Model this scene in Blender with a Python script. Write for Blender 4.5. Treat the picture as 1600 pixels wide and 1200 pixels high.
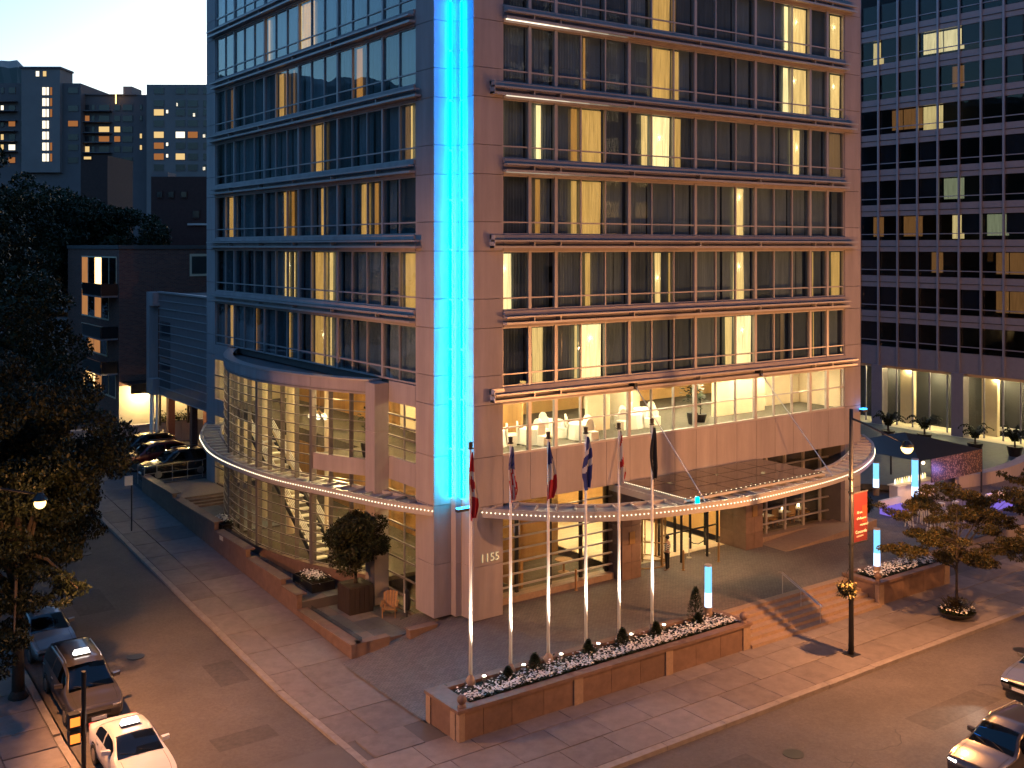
import bpy, bmesh, math, random
import numpy as np
from mathutils import Vector, Matrix
sc = bpy.context.scene
for o in list(bpy.data.objects):
    bpy.data.objects.remove(o)
rad = math.radians
# ---------------------------------------------------------------- camera
CX, CY, CZ = -25.65, -38.61, 16.4
cam_d = bpy.data.cameras.new('camera')
cam = bpy.data.objects.new('camera', cam_d)
sc.collection.objects.link(cam)
cam.location = (CX, CY, CZ)
cam.rotation_euler = (rad(90), 0, -math.atan2(.5831, .8124))
cam_d.sensor_width = 36
cam_d.lens = 36 * 1658 / 1600
cam_d.shift_y = -215 / 1600
cam_d.clip_start = .3
cam_d.clip_end = 5000
sc.camera = cam
# ---------------------------------------------------------------- sky and sun (dusk)
SUN_EL, SUN_ROT = 2.8, 36.0
EXPO = 2.35
K = 2 ** -EXPO          # lamps are given for exposure 0 and scaled to the exposure of the shot
world = bpy.data.worlds.new('World')
sc.world = world
world.use_nodes = True
wn = world.node_tree
wn.nodes.clear()
wo = wn.nodes.new('ShaderNodeOutputWorld')
wb = wn.nodes.new('ShaderNodeBackground')
ws = wn.nodes.new('ShaderNodeTexSky')
ws.sky_type = 'NISHITA'
ws.sun_disc = False
ws.sun_elevation = rad(SUN_EL)
ws.sun_rotation = rad(SUN_ROT)
ws.air_density = 1.0
ws.dust_density = 0.9
ws.ozone_density = 3.6
wb.inputs['Strength'].default_value = 0.13
wn.links.new(ws.outputs['Color'], wb.inputs['Color'])
wn.links.new(wb.outputs['Background'], wo.inputs['Surface'])
sun_d = bpy.data.lights.new('sun', 'SUN')
sun_d.energy = 0.01
sun_d.angle = rad(15)
sun_d.color = (1, .72, .6)
sun = bpy.data.objects.new('sun', sun_d)
sc.collection.objects.link(sun)
_a = rad(SUN_ROT)
sdir = Vector((math.sin(_a) * math.cos(rad(SUN_EL)), math.cos(_a) * math.cos(rad(SUN_EL)), math.sin(rad(SUN_EL))))
sun.rotation_euler = sdir.to_track_quat('Z', 'Y').to_euler()
vs = sc.view_settings
vs.view_transform = 'Standard'
vs.look = 'None'
vs.exposure = EXPO
vs.gamma = 1
vs.use_curve_mapping = False
sc.cycles.max_bounces = 6
sc.cycles.diffuse_bounces = 3
sc.cycles.glossy_bounces = 3
sc.cycles.transmission_bounces = 4
sc.cycles.transparent_max_bounces = 12
sc.cycles.caustics_reflective = False
sc.cycles.caustics_refractive = False
sc.cycles.sample_clamp_indirect = 4
sc.cycles.use_denoising = True

# ---------------------------------------------------------------- materials
M = {}
def nt(name):
    m = bpy.data.materials.new(name)
    m.use_nodes = True
    t = m.node_tree
    t.nodes.clear()
    return m, t, t.nodes.new('ShaderNodeOutputMaterial')
def pbr(name, col, rough=.6, metal=0., var=.18, scale=2., bump=.0, bscale=30., estr=0., ecol=None, streak=False, coat=0., trans=0., orand=0., big=0., spec=.5):
    m, t, out = nt(name)
    b = t.nodes.new('ShaderNodeBsdfPrincipled')
    t.links.new(b.outputs[0], out.inputs[0])
    b.inputs['Roughness'].default_value = rough
    b.inputs['Metallic'].default_value = metal
    b.inputs['Specular IOR Level'].default_value = spec
    if coat:
        b.inputs['Coat Weight'].default_value = coat
        b.inputs['Coat Roughness'].default_value = .05
    g = t.nodes.new('ShaderNodeNewGeometry')
    mp = t.nodes.new('ShaderNodeMapping')
    t.links.new(g.outputs['Position'], mp.inputs['Vector'])
    if streak:
        mp.inputs['Scale'].default_value = (1, 1, .12)
    if var > 0:
        n = t.nodes.new('ShaderNodeTexNoise')
        n.inputs['Scale'].default_value = scale
        n.inputs['Detail'].default_value = 6
        n.inputs['Roughness'].default_value = .65
        t.links.new(mp.outputs[0], n.inputs['Vector'])
        r = t.nodes.new('ShaderNodeValToRGB')
        r.color_ramp.elements[0].position = .3
        r.color_ramp.elements[1].position = .72
        r.color_ramp.elements[0].color = tuple(c * (1 - var) for c in col) + (1,)
        r.color_ramp.elements[1].color = tuple(min(1, c * (1 + var)) for c in col) + (1,)
        t.links.new(n.outputs['Fac'], r.inputs['Fac'])
        last = r.outputs['Color']
        if orand or big:
            mm = t.nodes.new('ShaderNodeMath'); mm.operation = 'MULTIPLY'; mm.inputs[0].default_value = 1.; mm.inputs[1].default_value = 1.
            if orand:
                oi = t.nodes.new('ShaderNodeObjectInfo'); mr = t.nodes.new('ShaderNodeMapRange')
                mr.inputs['To Min'].default_value = 1-orand; mr.inputs['To Max'].default_value = 1+orand
                t.links.new(oi.outputs['Random'], mr.inputs['Value']); t.links.new(mr.outputs[0], mm.inputs[0])
            if big:
                n3 = t.nodes.new('ShaderNodeTexNoise'); n3.inputs['Scale'].default_value = .22; n3.inputs['Detail'].default_value = 5; n3.inputs['Roughness'].default_value = .7
                t.links.new(g.outputs['Position'], n3.inputs['Vector'])
                mr2 = t.nodes.new('ShaderNodeMapRange'); mr2.inputs['From Min'].default_value = .3; mr2.inputs['From Max'].default_value = .7
                mr2.inputs['To Min'].default_value = 1-big; mr2.inputs['To Max'].default_value = 1+big
                t.links.new(n3.outputs['Fac'], mr2.inputs['Value']); t.links.new(mr2.outputs[0], mm.inputs[1])
            sc_ = t.nodes.new('ShaderNodeVectorMath'); sc_.operation = 'SCALE'
            t.links.new(last, sc_.inputs[0]); t.links.new(mm.outputs[0], sc_.inputs['Scale']); last = sc_.outputs[0]
        t.links.new(last, b.inputs['Base Color'])
    else:
        b.inputs['Base Color'].default_value = tuple(col) + (1,)
    if bump > 0:
        n2 = t.nodes.new('ShaderNodeTexNoise')
        n2.inputs['Scale'].default_value = bscale
        n2.inputs['Detail'].default_value = 4
        t.links.new(g.outputs['Position'], n2.inputs['Vector'])
        bp = t.nodes.new('ShaderNodeBump')
        bp.inputs['Strength'].default_value = bump
        bp.inputs['Distance'].default_value = .02
        t.links.new(n2.outputs['Fac'], bp.inputs['Height'])
        t.links.new(bp.outputs[0], b.inputs['Normal'])
    if estr > 0:
        b.inputs['Emission Color'].default_value = tuple(ecol or col) + (1,)
        b.inputs['Emission Strength'].default_value = estr * K
    M[name] = m
    return m
def emit(name, col, s):
    m, t, out = nt(name)
    e = t.nodes.new('ShaderNodeEmission')
    e.inputs['Color'].default_value = tuple(col) + (1,)
    e.inputs['Strength'].default_value = s * K
    t.links.new(e.outputs[0], out.inputs[0])
    M[name] = m
    return m
def glass(name, tint, ior, rough=.0, wob=0.):
    m, t, out = nt(name)
    tr = t.nodes.new('ShaderNodeBsdfTransparent')
    tr.inputs['Color'].default_value = tuple(tint) + (1,)
    gl = t.nodes.new('ShaderNodeBsdfGlossy')
    gl.inputs['Roughness'].default_value = rough
    lw = t.nodes.new('ShaderNodeLayerWeight')
    lw.inputs['Blend'].default_value = .5
    pw = t.nodes.new('ShaderNodeMath'); pw.operation = 'POWER'; pw.inputs[1].default_value = 4.
    t.links.new(lw.outputs['Facing'], pw.inputs[0])
    f0 = ((ior-1)/(ior+1))**2
    fr = t.nodes.new('ShaderNodeMapRange')
    fr.inputs['To Min'].default_value = f0
    fr.inputs['To Max'].default_value = 1.
    t.links.new(pw.outputs[0], fr.inputs['Value'])
    mx = t.nodes.new('ShaderNodeMixShader')
    t.links.new(fr.outputs[0], mx.inputs[0])
    t.links.new(tr.outputs[0], mx.inputs[1])
    t.links.new(gl.outputs[0], mx.inputs[2])
    t.links.new(mx.outputs[0], out.inputs[0])
    if wob:
        g = t.nodes.new('ShaderNodeNewGeometry')
        n = t.nodes.new('ShaderNodeTexNoise')
        n.inputs['Scale'].default_value = .9
        n.inputs['Detail'].default_value = 2
        t.links.new(g.outputs['Position'], n.inputs['Vector'])
        bp = t.nodes.new('ShaderNodeBump')
        bp.inputs['Strength'].default_value = wob
        bp.inputs['Distance'].default_value = .05
        t.links.new(n.outputs['Fac'], bp.inputs['Height'])
        t.links.new(bp.outputs[0], gl.inputs['Normal'])
    M[name] = m
    return m
def lit_cloth(name, col, s, sc_=18.):
    # a lit window: translucent curtain emitting the room light itself, folds streaked by noise
    m, t, out = nt(name)
    g = t.nodes.new('ShaderNodeNewGeometry')
    mp = t.nodes.new('ShaderNodeMapping')
    mp.inputs['Scale'].default_value = (1, 1, .04)
    t.links.new(g.outputs['Position'], mp.inputs['Vector'])
    n = t.nodes.new('ShaderNodeTexNoise')
    n.inputs['Scale'].default_value = sc_
    n.inputs['Detail'].default_value = 3
    t.links.new(mp.outputs[0], n.inputs['Vector'])
    r = t.nodes.new('ShaderNodeMapRange')
    r.inputs['From Min'].default_value = .3
    r.inputs['From Max'].default_value = .7
    r.inputs['To Min'].default_value = s * K * .55
    r.inputs['To Max'].default_value = s * K * 1.15
    t.links.new(n.outputs['Fac'], r.inputs['Value'])
    e = t.nodes.new('ShaderNodeEmission')
    e.inputs['Color'].default_value = tuple(col) + (1,)
    t.links.new(r.outputs[0], e.inputs['Strength'])
    tl = t.nodes.new('ShaderNodeBsdfTranslucent'); tl.inputs['Color'].default_value = (.7,.62,.48,1)
    ash = t.nodes.new('ShaderNodeAddShader')
    t.links.new(e.outputs[0], ash.inputs[0]); t.links.new(tl.outputs[0], ash.inputs[1])
    t.links.new(ash.outputs[0], out.inputs[0])
    M[name] = m
    return m

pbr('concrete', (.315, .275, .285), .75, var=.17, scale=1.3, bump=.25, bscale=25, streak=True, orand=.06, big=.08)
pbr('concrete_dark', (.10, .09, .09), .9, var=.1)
pbr('ledge_metal', (.40, .375, .385), .38, .25, var=.08, scale=1.5)
pbr('frame_metal', (.38, .35, .36), .4, .2, var=.06)
pbr('dark_metal', (.02, .02, .022), .45, .3, var=.1)
pbr('black_paint', (.012, .012, .014), .35, var=.0)
pbr('steel', (.55, .54, .53), .28, .9, var=.05)
pbr('bar_metal', (.17, .15, .155), .4, .2, var=.06)
pbr('wood_panel', (.40, .215, .075), .6, var=.25, scale=2, streak=True)
pbr('pot_brown', (.035, .024, .02), .6, var=.2)
pbr('bronze', (.35, .22, .10), .4, .6, var=.1)
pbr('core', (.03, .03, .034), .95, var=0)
pbr('curtain', (.20, .24, .29), .9, var=.25, scale=3, streak=True)
pbr('curtain_sheer', (.40, .46, .52), .9, var=.2, scale=3, streak=True)
glass('window_glass', (.79, .85, .87), 2.0, wob=.012)
glass('clear_glass', (.95, .97, .95), 1.5, wob=.01)
glass('roof_glass', (.30, .33, .32), 3.4)
glass('car_glass', (.10, .11, .13), 1.9)
glass('office_glass', (.55, .6, .65), 1.5, wob=.01)
lit_cloth('lit_amber', (1., .40, .075), .75)
lit_cloth('lit_warm', (1., .49, .12), 1.05)
lit_cloth('lit_bright', (1., .58, .19), 1.7)
lit_cloth('lit_white', (1., .68, .29), 2.5)
lit_cloth('lit_dim', (.9, .42, .16), .3)
emit('bulb', (1, .82, .52), 3.6)
emit('bulb_warm', (1, .70, .32), 14)
emit('led_cyan', (.0, .75, 1.), 5)
emit('led_blue', (.02, .35, 1.), 12)
emit('lamp_sodium', (1., .58, .17), 6)
pbr('asphalt', (.095, .082, .08), .85, var=.2, scale=9, bump=.5, bscale=90, big=.28)
pbr('sidewalk', (.185, .158, .15), .85, var=.16, scale=2.5, bump=.3, bscale=60, orand=.09, big=.14)
pbr('kerb_stone', (.23, .20, .185), .8, var=.2, scale=3, bump=.3)
pbr('granite', (.165, .105, .085), .55, var=.2, scale=3, bump=.1, bscale=80, orand=.12, big=.2)
pbr('granite_light', (.29, .21, .16), .55, var=.15, scale=6)
pbr('slate', (.09, .10, .115), .5, var=.25, scale=2.5)
pbr('soil', (.03, .022, .016), .95, var=.3, scale=8)
pbr('wood', (.36, .19, .08), .6, var=.2, scale=6)
pbr('brick', (.20, .075, .05), .85, var=.25, scale=9, bump=.4, bscale=40)
pbr('white', (.78, .77, .74), .6, var=.04)
pbr('cream', (.66, .57, .42), .7, var=.06)
pbr('warm_wall', (.60, .36, .14), .7, var=.1)
pbr('carpet', (.12, .10, .075), .9, var=.25, scale=5)
pbr('linen', (.8, .78, .72), .8, var=.04)
pbr('leaf_dark', (.016, .024, .010), .5, var=.35, scale=1.5, spec=.18)
pbr('leaf_mid', (.03, .03, .011), .45, var=.35, scale=1.5, spec=.18)
pbr('leaf_gold', (.06, .042, .012), .5, var=.35, scale=1.5, spec=.18)
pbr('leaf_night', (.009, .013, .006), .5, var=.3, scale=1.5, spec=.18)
pbr('brick_dark', (.05,.024,.022), .9, var=.2, scale=3)
pbr('bark', (.04, .03, .024), .9, var=.3, scale=8, bump=.5)
pbr('petal', (.82, .82, .80), .5, var=.0)
pbr('skin', (.35, .2, .14), .5, var=0)
pbr('tyre', (.015, .015, .015), .8, var=0)
pbr('plastic_red', (.5, .02, .015), .35, var=0)

# ---------------------------------------------------------------- mesh builder
COL = sc.collection
ORG = {}
class MB:
    def __init__(s):
        s.v = []; s.f = []; s.mi = []
    def quad(s, a, b, c, d, mi=0):
        n = len(s.v); s.v += [a, b, c, d]; s.f.append((n, n+1, n+2, n+3)); s.mi.append(mi); return s
    def box(s, x0, x1, y0, y1, z0, z1, mi=0):
        if x0 > x1: x0, x1 = x1, x0
        if y0 > y1: y0, y1 = y1, y0
        if z0 > z1: z0, z1 = z1, z0
        n = len(s.v)
        s.v += [(x0,y0,z0),(x1,y0,z0),(x1,y1,z0),(x0,y1,z0),(x0,y0,z1),(x1,y0,z1),(x1,y1,z1),(x0,y1,z1)]
        for q in ((0,3,2,1),(4,5,6,7),(0,1,5,4),(1,2,6,5),(2,3,7,6),(3,0,4,7)):
            s.f.append(tuple(n+i for i in q)); s.mi.append(mi)
        return s
    def prism(s, poly, z0, z1, mi=0):
        n = len(s.v); k = len(poly)
        s.v += [(p[0], p[1], z0) for p in poly] + [(p[0], p[1], z1) for p in poly]
        s.f.append(tuple(n+i for i in reversed(range(k)))); s.mi.append(mi)
        s.f.append(tuple(n+k+i for i in range(k))); s.mi.append(mi)
        for i in range(k):
            j = (i+1) % k
            s.f.append((n+i, n+j, n+k+j, n+k+i)); s.mi.append(mi)
        return s
    def tube(s, pts, r, seg=8, mi=0, caps=True):
        pts = [Vector(p) for p in pts]
        rs = r if isinstance(r, (list, tuple)) else [r]*len(pts)
        base = len(s.v)
        for i, p in enumerate(pts):
            t = (pts[min(i+1, len(pts)-1)] - pts[max(i-1, 0)]).normalized()
            up = Vector((0,0,1)) if abs(t.z) < .95 else Vector((1,0,0))
            a = t.cross(up).normalized(); b = a.cross(t).normalized()
            for k in range(seg):
                th = 2*math.pi*k/seg
                q = p + (a*math.cos(th) + b*math.sin(th))*rs[i]
                s.v.append((q.x, q.y, q.z))
        for i in range(len(pts)-1):
            for k in range(seg):
                k2 = (k+1) % seg
                s.f.append((base+i*seg+k, base+i*seg+k2, base+(i+1)*seg+k2, base+(i+1)*seg+k)); s.mi.append(mi)
        if caps:
            s.f.append(tuple(base+k for k in reversed(range(seg)))); s.mi.append(mi)
            e = base+(len(pts)-1)*seg
            s.f.append(tuple(e+k for k in range(seg))); s.mi.append(mi)
        return s
    def cyl(s, x, y, z0, z1, r, r1=None, seg=16, mi=0):
        return s.tube([(x,y,z0),(x,y,z1)], [r, r if r1 is None else r1], seg, mi)
    def bar(s, a, b, w, h=None, mi=0):
        a, b = Vector(a), Vector(b); h = h or w
        t = (b-a).normalized()
        up = Vector((0,0,1)) if abs(t.z) < .95 else Vector((1,0,0))
        u = t.cross(up).normalized()*w/2; v = u.cross(t).normalized()*h/2
        n = len(s.v)
        for p in (a, b):
            for q in (-u-v, u-v, u+v, -u+v):
                c = p+q; s.v.append((c.x, c.y, c.z))
        for q in ((0,3,2,1),(4,5,6,7),(0,1,5,4),(1,2,6,5),(2,3,7,6),(3,0,4,7)):
            s.f.append(tuple(n+i for i in q)); s.mi.append(mi)
        return s
    def lathe(s, x, y, prof, seg=16, mi=0):
        n = len(s.v); k = len(prof)
        for (r, z) in prof:
            for j in range(seg):
                th = 2*math.pi*j/seg
                s.v.append((x+r*math.cos(th), y+r*math.sin(th), z))
        for i in range(k-1):
            for j in range(seg):
                j2 = (j+1) % seg
                s.f.append((n+i*seg+j, n+i*seg+j2, n+(i+1)*seg+j2, n+(i+1)*seg+j)); s.mi.append(mi)
        return s
    def ball(s, x, y, z, r, seg=10, rings=6, mi=0):
        return s.lathe(x, y, [(max(.001, r*math.sin(math.pi*i/rings)), z - r*math.cos(math.pi*i/rings)) for i in range(rings+1)], seg, mi)
    def mesh(s, name, mats, off=(0,0,0), smooth=False):
        me = bpy.data.meshes.new(name)
        v = [(a-off[0], b-off[1], c-off[2]) for a, b, c in s.v]
        me.from_pydata(v, [], s.f)
        mats = mats if isinstance(mats, (list, tuple)) else [mats]
        for m in mats:
            me.materials.append(M[m] if isinstance(m, str) else m)
        if len(mats) > 1:
            me.polygons.foreach_set('material_index', s.mi)
        if smooth:
            me.polygons.foreach_set('use_smooth', [True]*len(me.polygons))
        me.update()
        return me
    def build(s, name, mats, parent=None, label=None, cat=None, group=None, kind=None, smooth=False, fixn=False):
        if parent is not None:
            off = ORG[parent.name]
        else:
            a = np.array(s.v); off = (float((a[:,0].min()+a[:,0].max())/2), float((a[:,1].min()+a[:,1].max())/2), float(a[:,2].min()))
        me = s.mesh(name, mats, off, smooth)
        if fixn:
            bm = bmesh.new(); bm.from_mesh(me); bmesh.ops.recalc_face_normals(bm, faces=bm.faces); bm.to_mesh(me); bm.free()
        o = bpy.data.objects.new(name, me)
        COL.objects.link(o)
        if parent is not None:
            o.parent = parent
        else:
            o.location = off
        ORG[o.name] = off
        tag(o, label, cat, group, kind)
        return o
def tag(o, label=None, cat=None, group=None, kind=None):
    if label: o['label'] = label
    if cat: o['category'] = cat
    if group: o['group'] = group
    if kind: o['kind'] = kind
    return o
def thing(name, loc, label=None, cat=None, group=None, kind=None):
    o = bpy.data.objects.new(name, None)
    o.empty_display_size = .3
    COL.objects.link(o)
    o.location = loc
    ORG[o.name] = tuple(loc)
    return tag(o, label, cat, group, kind)
def inst(me, name, parent, loc, rot=None, scale=None):
    # shared mesh placed at a world position under its parent
    o = bpy.data.objects.new(name, me)
    COL.objects.link(o)
    off = ORG[parent.name] if parent is not None else (0,0,0)
    o.parent = parent
    o.location = (loc[0]-off[0], loc[1]-off[1], loc[2]-off[2])
    if rot: o.rotation_euler = rot
    if scale: o.scale = scale
    ORG[o.name] = tuple(loc)
    return o
def copy_tree(o, parent=None, loc=None, rotz=None):
    c = o.copy()
    COL.objects.link(c)
    c.parent = parent
    if loc is not None: c.location = loc
    if rotz is not None: c.rotation_euler = (0,0,rotz)
    for ch in list(o.children):
        copy_tree(ch, c)
    return c
def light(name, kind, loc, energy, col, parent=None, size=.1, aim=None, spot=None, blend=.5):
    d = bpy.data.lights.new(name, kind)
    d.energy = energy * K
    d.color = col
    if kind == 'AREA':
        d.size = size
    else:
        d.shadow_soft_size = size
    if spot:
        d.spot_size = rad(spot); d.spot_blend = blend
    o = bpy.data.objects.new(name, d)
    COL.objects.link(o)
    off = ORG[parent.name] if parent is not None else (0,0,0)
    o.parent = parent
    o.location = (loc[0]-off[0], loc[1]-off[1], loc[2]-off[2])
    if aim is not None:
        o.rotation_euler = (Vector(aim)-Vector(loc)).to_track_quat('-Z', 'Y').to_euler()
    return o
def text_mesh(txt, name, mat, parent, loc, rot, size, extrude=.0, align='LEFT'):
    c = bpy.data.curves.new(name, 'FONT')
    c.body = txt; c.size = size; c.extrude = extrude; c.align_x = align
    to = bpy.data.objects.new(name+'_tmp', c)
    me = bpy.data.meshes.new_from_object(to)
    bpy.data.objects.remove(to)
    me.materials.clear(); me.materials.append(M[mat])
    return inst(me, name, parent, loc, rot)
def smooth(t):
    t = max(0., min(1., t)); return t*t*(3-2*t)
def catmull(pts, n):
    P = [Vector(p) for p in pts]; out = []
    for i in range(len(P)-1):
        p0, p1, p2, p3 = P[max(i-1,0)], P[i], P[i+1], P[min(i+2,len(P)-1)]
        for k in range(n):
            t = k/n
            out.append(.5*((2*p1)+(-p0+p2)*t+(2*p0-5*p1+4*p2-p3)*t*t+(-p0+3*p1-3*p2+p3)*t**3))
    out.append(P[-1]); return out
def street_z(y):
    return -.95 + .054*max(0., min(y, 160.))
# ================================================================ ground, streets, pavements
def ground_h(x, y):
    k = 1 - smooth((x-4)/22)
    return -1.35 + .054*max(0., min(y, 160.))*k
g = MB()
xs = [-2500,-900,-400,-200,-120,-80,-50,-35,-25,-18,-12,-6,0,4,8,12,18,24,30,45,70,120,250,600,1500,2500]
ys = [-2500,-900,-300,-120,-60,-40,-25,-12,-6,0,15,30,45,60,80,100,130,160,200,300,600,1200,2500]
for y in ys:
    for x in xs:
        g.v.append((x, y, ground_h(x, y)))
nx = len(xs)
for j in range(len(ys)-1):
    for i in range(nx-1):
        g.f.append((j*nx+i, j*nx+i+1, (j+1)*nx+i+1, (j+1)*nx+i)); g.mi.append(0)
g.build('ground', 'asphalt', kind='structure')
# boulevard in front of the hotel
m = MB()
m.quad((-400,-29,-1.06),(400,-29,-1.06),(400,-11.9,-1.06),(-400,-11.9,-1.06))
boul = m.build('boulevard', 'asphalt', kind='structure')
# side street climbing away on the left
m = MB()
yy = [-12, -6, 0, 10, 20, 30, 45, 60, 90, 140]
for a, b in zip(yy, yy[1:]):
    za, zb = street_z(a)-.106, street_z(b)-.106
    m.quad((-16.6,a,za),(-9.0,a,za),(-9.0,b,zb),(-16.6,b,zb))
m.build('side_street', 'asphalt', kind='structure')
# asphalt cracks on the boulevard
random.seed(5)
m = MB()
for sx, sy, ln in ((2,-15.2,3.2),(4.5,-16.6,2.5),(8,-15.5,2.2),(12,-17.2,3.4),(-3,-14.3,2.6),(6,-18.6,3.4),(16,-14.6,2.6)):
    x, y, a = sx, sy, random.uniform(0, 6)
    for k in range(9):
        a += random.uniform(-.9, .9)
        x2, y2 = x+math.cos(a)*ln/9*1.4, y+math.sin(a)*ln/9
        dx, dy = -(y2-y), x2-x; l = math.hypot(dx, dy); dx, dy = dx/l*.02, dy/l*.02
        m.quad((x-dx,y-dy,-1.055),(x+dx,y+dy,-1.055),(x2+dx,y2+dy,-1.055),(x2-dx,y2-dy,-1.055))
        x, y = x2, y2
m.build('crack', 'dark_metal', boul)
# manhole covers and patched asphalt
pbr('tar', (.03,.028,.028), .6, var=.2)
for x, y in ((-12.6, 6.5), (-11.2, 20.5), (3.5, -14.6), (19, -14.2)):
    z = (street_z(y)-.106 if x < -9 else -1.06)
    c = MB().cyl(0,0,-.02,.012,.36,seg=24); c.v = [(a+x, b+y, q+z) for a, b, q in c.v]
    c.build('manhole_cover', 'dark_metal', boul if x > -9 else None, kind=None if x > -9 else 'structure')
pm_ = MB()
for x, y, w, d in ((-13.5,12,1.6,3.0),(-10.6,2.0,1.2,2.2),(-12.5,-3,2.2,1.1)):
    za, zb = street_z(y)-.102, street_z(y+d)-.102
    pm_.quad((x,y,za),(x+w,y,za),(x+w,y+d,zb),(x,y+d,zb))
pm_.build('asphalt_patch', 'tar_patch', kind='structure') if pbr('tar_patch', (.072,.063,.062), .9, var=.25, scale=6, big=.2) else None
pm_ = MB()
for x, y, w, d in ((-1,-15.0,3.2,1.4),(9,-16.4,4.5,1.2)):
    pm_.quad((x,y,-1.057),(x+w,y,-1.057),(x+w,y+d,-1.057),(x,y+d,-1.057))
pm_.build('asphalt_patch', 'tar_patch', boul)
# hotel-side pavement of the boulevard: slabs, kerb stones
def slab_mesh(w, d, name='slab', mat='sidewalk', h=.1, e=.012):
    s = MB(); s.box(-w/2+.009, w/2-.009, -d/2+.009, d/2-.009, -h, -e)
    n = len(s.v)
    a, b = w/2-.009, d/2-.009
    s.v += [(-a+e,-b+e,0),(a-e,-b+e,0),(a-e,b-e,0),(-a+e,b-e,0)]
    s.f[1] = (n, n+1, n+2, n+3)
    for i in range(4):
        j = (i+1) % 4
        s.f.append((4+i, 4+j, n+j, n+i)); s.mi.append(0)
    return s.mesh(name, mat)
pav = MB().box(-40,70,-11.6,-5.0,-1.3,-.965).build('boulevard_sidewalk', 'concrete_dark', kind='structure')
rows = [(-11.57,-9.98),(-9.96,-8.37),(-8.35,-6.76),(-6.74,-5.15)]
random.seed(3)
SLAB = 1.95
sm = [slab_mesh(SLAB, 1.59, 'slab'), slab_mesh(SLAB, 1.59, 'slab', 'sidewalk')]
M['sidewalk2'] = pbr('sidewalk2', (.155,.13,.125), .85, var=.2, scale=2, bump=.3, bscale=60, orand=.1, big=.14)
sm2 = slab_mesh(SLAB, 1.59, 'slab', 'sidewalk2')
for r, (a, b) in enumerate(rows):
    x = -9.0 + (r % 2)*.55
    while x < 33:
        xc = x + SLAB/2
        hide = (r == 3 and -5.6 < xc < 24.0) or (r==2 and -4.3 < xc < 8.3 and False)
        if not hide and not (r == 3 and xc > 18):
            inst(random.choice([sm[0], sm[0], sm2]), 'slab', pav, (xc, (a+b)/2, -.9 + random.uniform(-.003, .003)))
        x += SLAB
kb = MB().box(-1.46,1.46,-.15,.15,-.25,-.012)
n = len(kb.v); kb.v += [(-1.45,-.13,0),(1.45,-.13,0),(1.45,.15,0),(-1.45,.15,0)]
kb.f[1] = (n,n+1,n+2,n+3)
for i in range(4):
    j=(i+1)%4; kb.f.append((4+i,4+j,n+j,n+i)); kb.mi.append(0)
kme = kb.mesh('kerb_stone', 'kerb_stone')
for i in range(16):
    inst(kme, 'kerb_stone', pav, (-7.2+2.94*i, -11.75+random.uniform(-.012,.012), -.895+random.uniform(-.008,.008)))
# corner sidewalk and the side street's pavement (climbing)
walk = MB()
yy = [-8.4, -2, 0, 5, 10, 15, 20, 25, 30, 40, 60, 90]
for a, b in zip(yy, yy[1:]):
    za, zb = street_z(a)-.065, street_z(b)-.065
    walk.quad((-8.95,a,za),(-4.9,a,za),(-4.9,b,zb),(-8.95,b,zb))
walk = walk.build('side_street_sidewalk', 'concrete_dark', kind='structure')
wcols = [(-8.72,-7.48),(-7.46,-5.22)]
th = math.atan(.054)
for c, (a, b) in enumerate(wcols):
    me1 = slab_mesh(b-a, 2.28, 'slab', 'sidewalk'); me2 = slab_mesh(b-a, 2.28, 'slab', 'sidewalk2')
    y = -5.13
    while y < 46:
        yc = y+1.14
        inst(random.choice([me1, me1, me2]), 'slab', walk, ((a+b)/2, yc, street_z(yc)-.002), (th if yc > 0 else 0, 0, 0))
        y += 2.3
kb2 = MB().box(-.13,.13,-1.45,1.45,-.25,0).mesh('kerb_stone', 'kerb_stone')
y = -7.0
while y < 46:
    inst(kb2, 'kerb_stone', walk, (-8.87+random.uniform(-.012,.012), y, street_z(y)+.004), (th if y > 0 else 0, 0, 0)); y += 2.93
# rounded corner kerb piece where the two pavements meet
cor = MB()
arc = [(-9.0, -7.9)] + [(-9.0+3.2*(1-math.cos(t)), -8.4-3.2*math.sin(t)) for t in [i*math.pi/2/7 for i in range(8)]]
arc[0] = (-9.0, -8.4)
cor.prism([(-5.8,-8.4),(-9.0,-8.4)]+arc[1:]+[(-5.8,-11.6)], -1.3, -.985)
cor.build('street_corner', 'sidewalk', kind='structure')
# left (far) pavement of the side street
wl = MB()
for a, b in zip(yy, yy[1:]):
    wl.quad((-24,a,street_z(a)-.06),(-16.95,a,street_z(a)-.06),(-16.95,b,street_z(b)-.06),(-24,b,street_z(b)-.06))
wl = wl.build('far_sidewalk', 'concrete_dark', kind='structure')
for c, (a, b) in enumerate([(-18.75,-17.0),(-20.5,-18.77),(-22.3,-20.52)]):
    me1 = slab_mesh(b-a, 1.6, 'slab', 'sidewalk'); me2 = slab_mesh(b-a, 1.6, 'slab', 'sidewalk2')
    y = -6 + .5*c
    while y < 22:
        yc = y+.8
        inst(random.choice([me1, me2]), 'slab', wl, ((a+b)/2, yc, street_z(yc)-.002), (th if yc > 0 else 0, 0, 0)); y += 1.62
y = -6.0
while y < 40:
    inst(kb2, 'kerb_stone', wl, (-16.83, y, street_z(y)+.004), (th if y > 0 else 0, 0, 0)); y += 2.93
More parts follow.
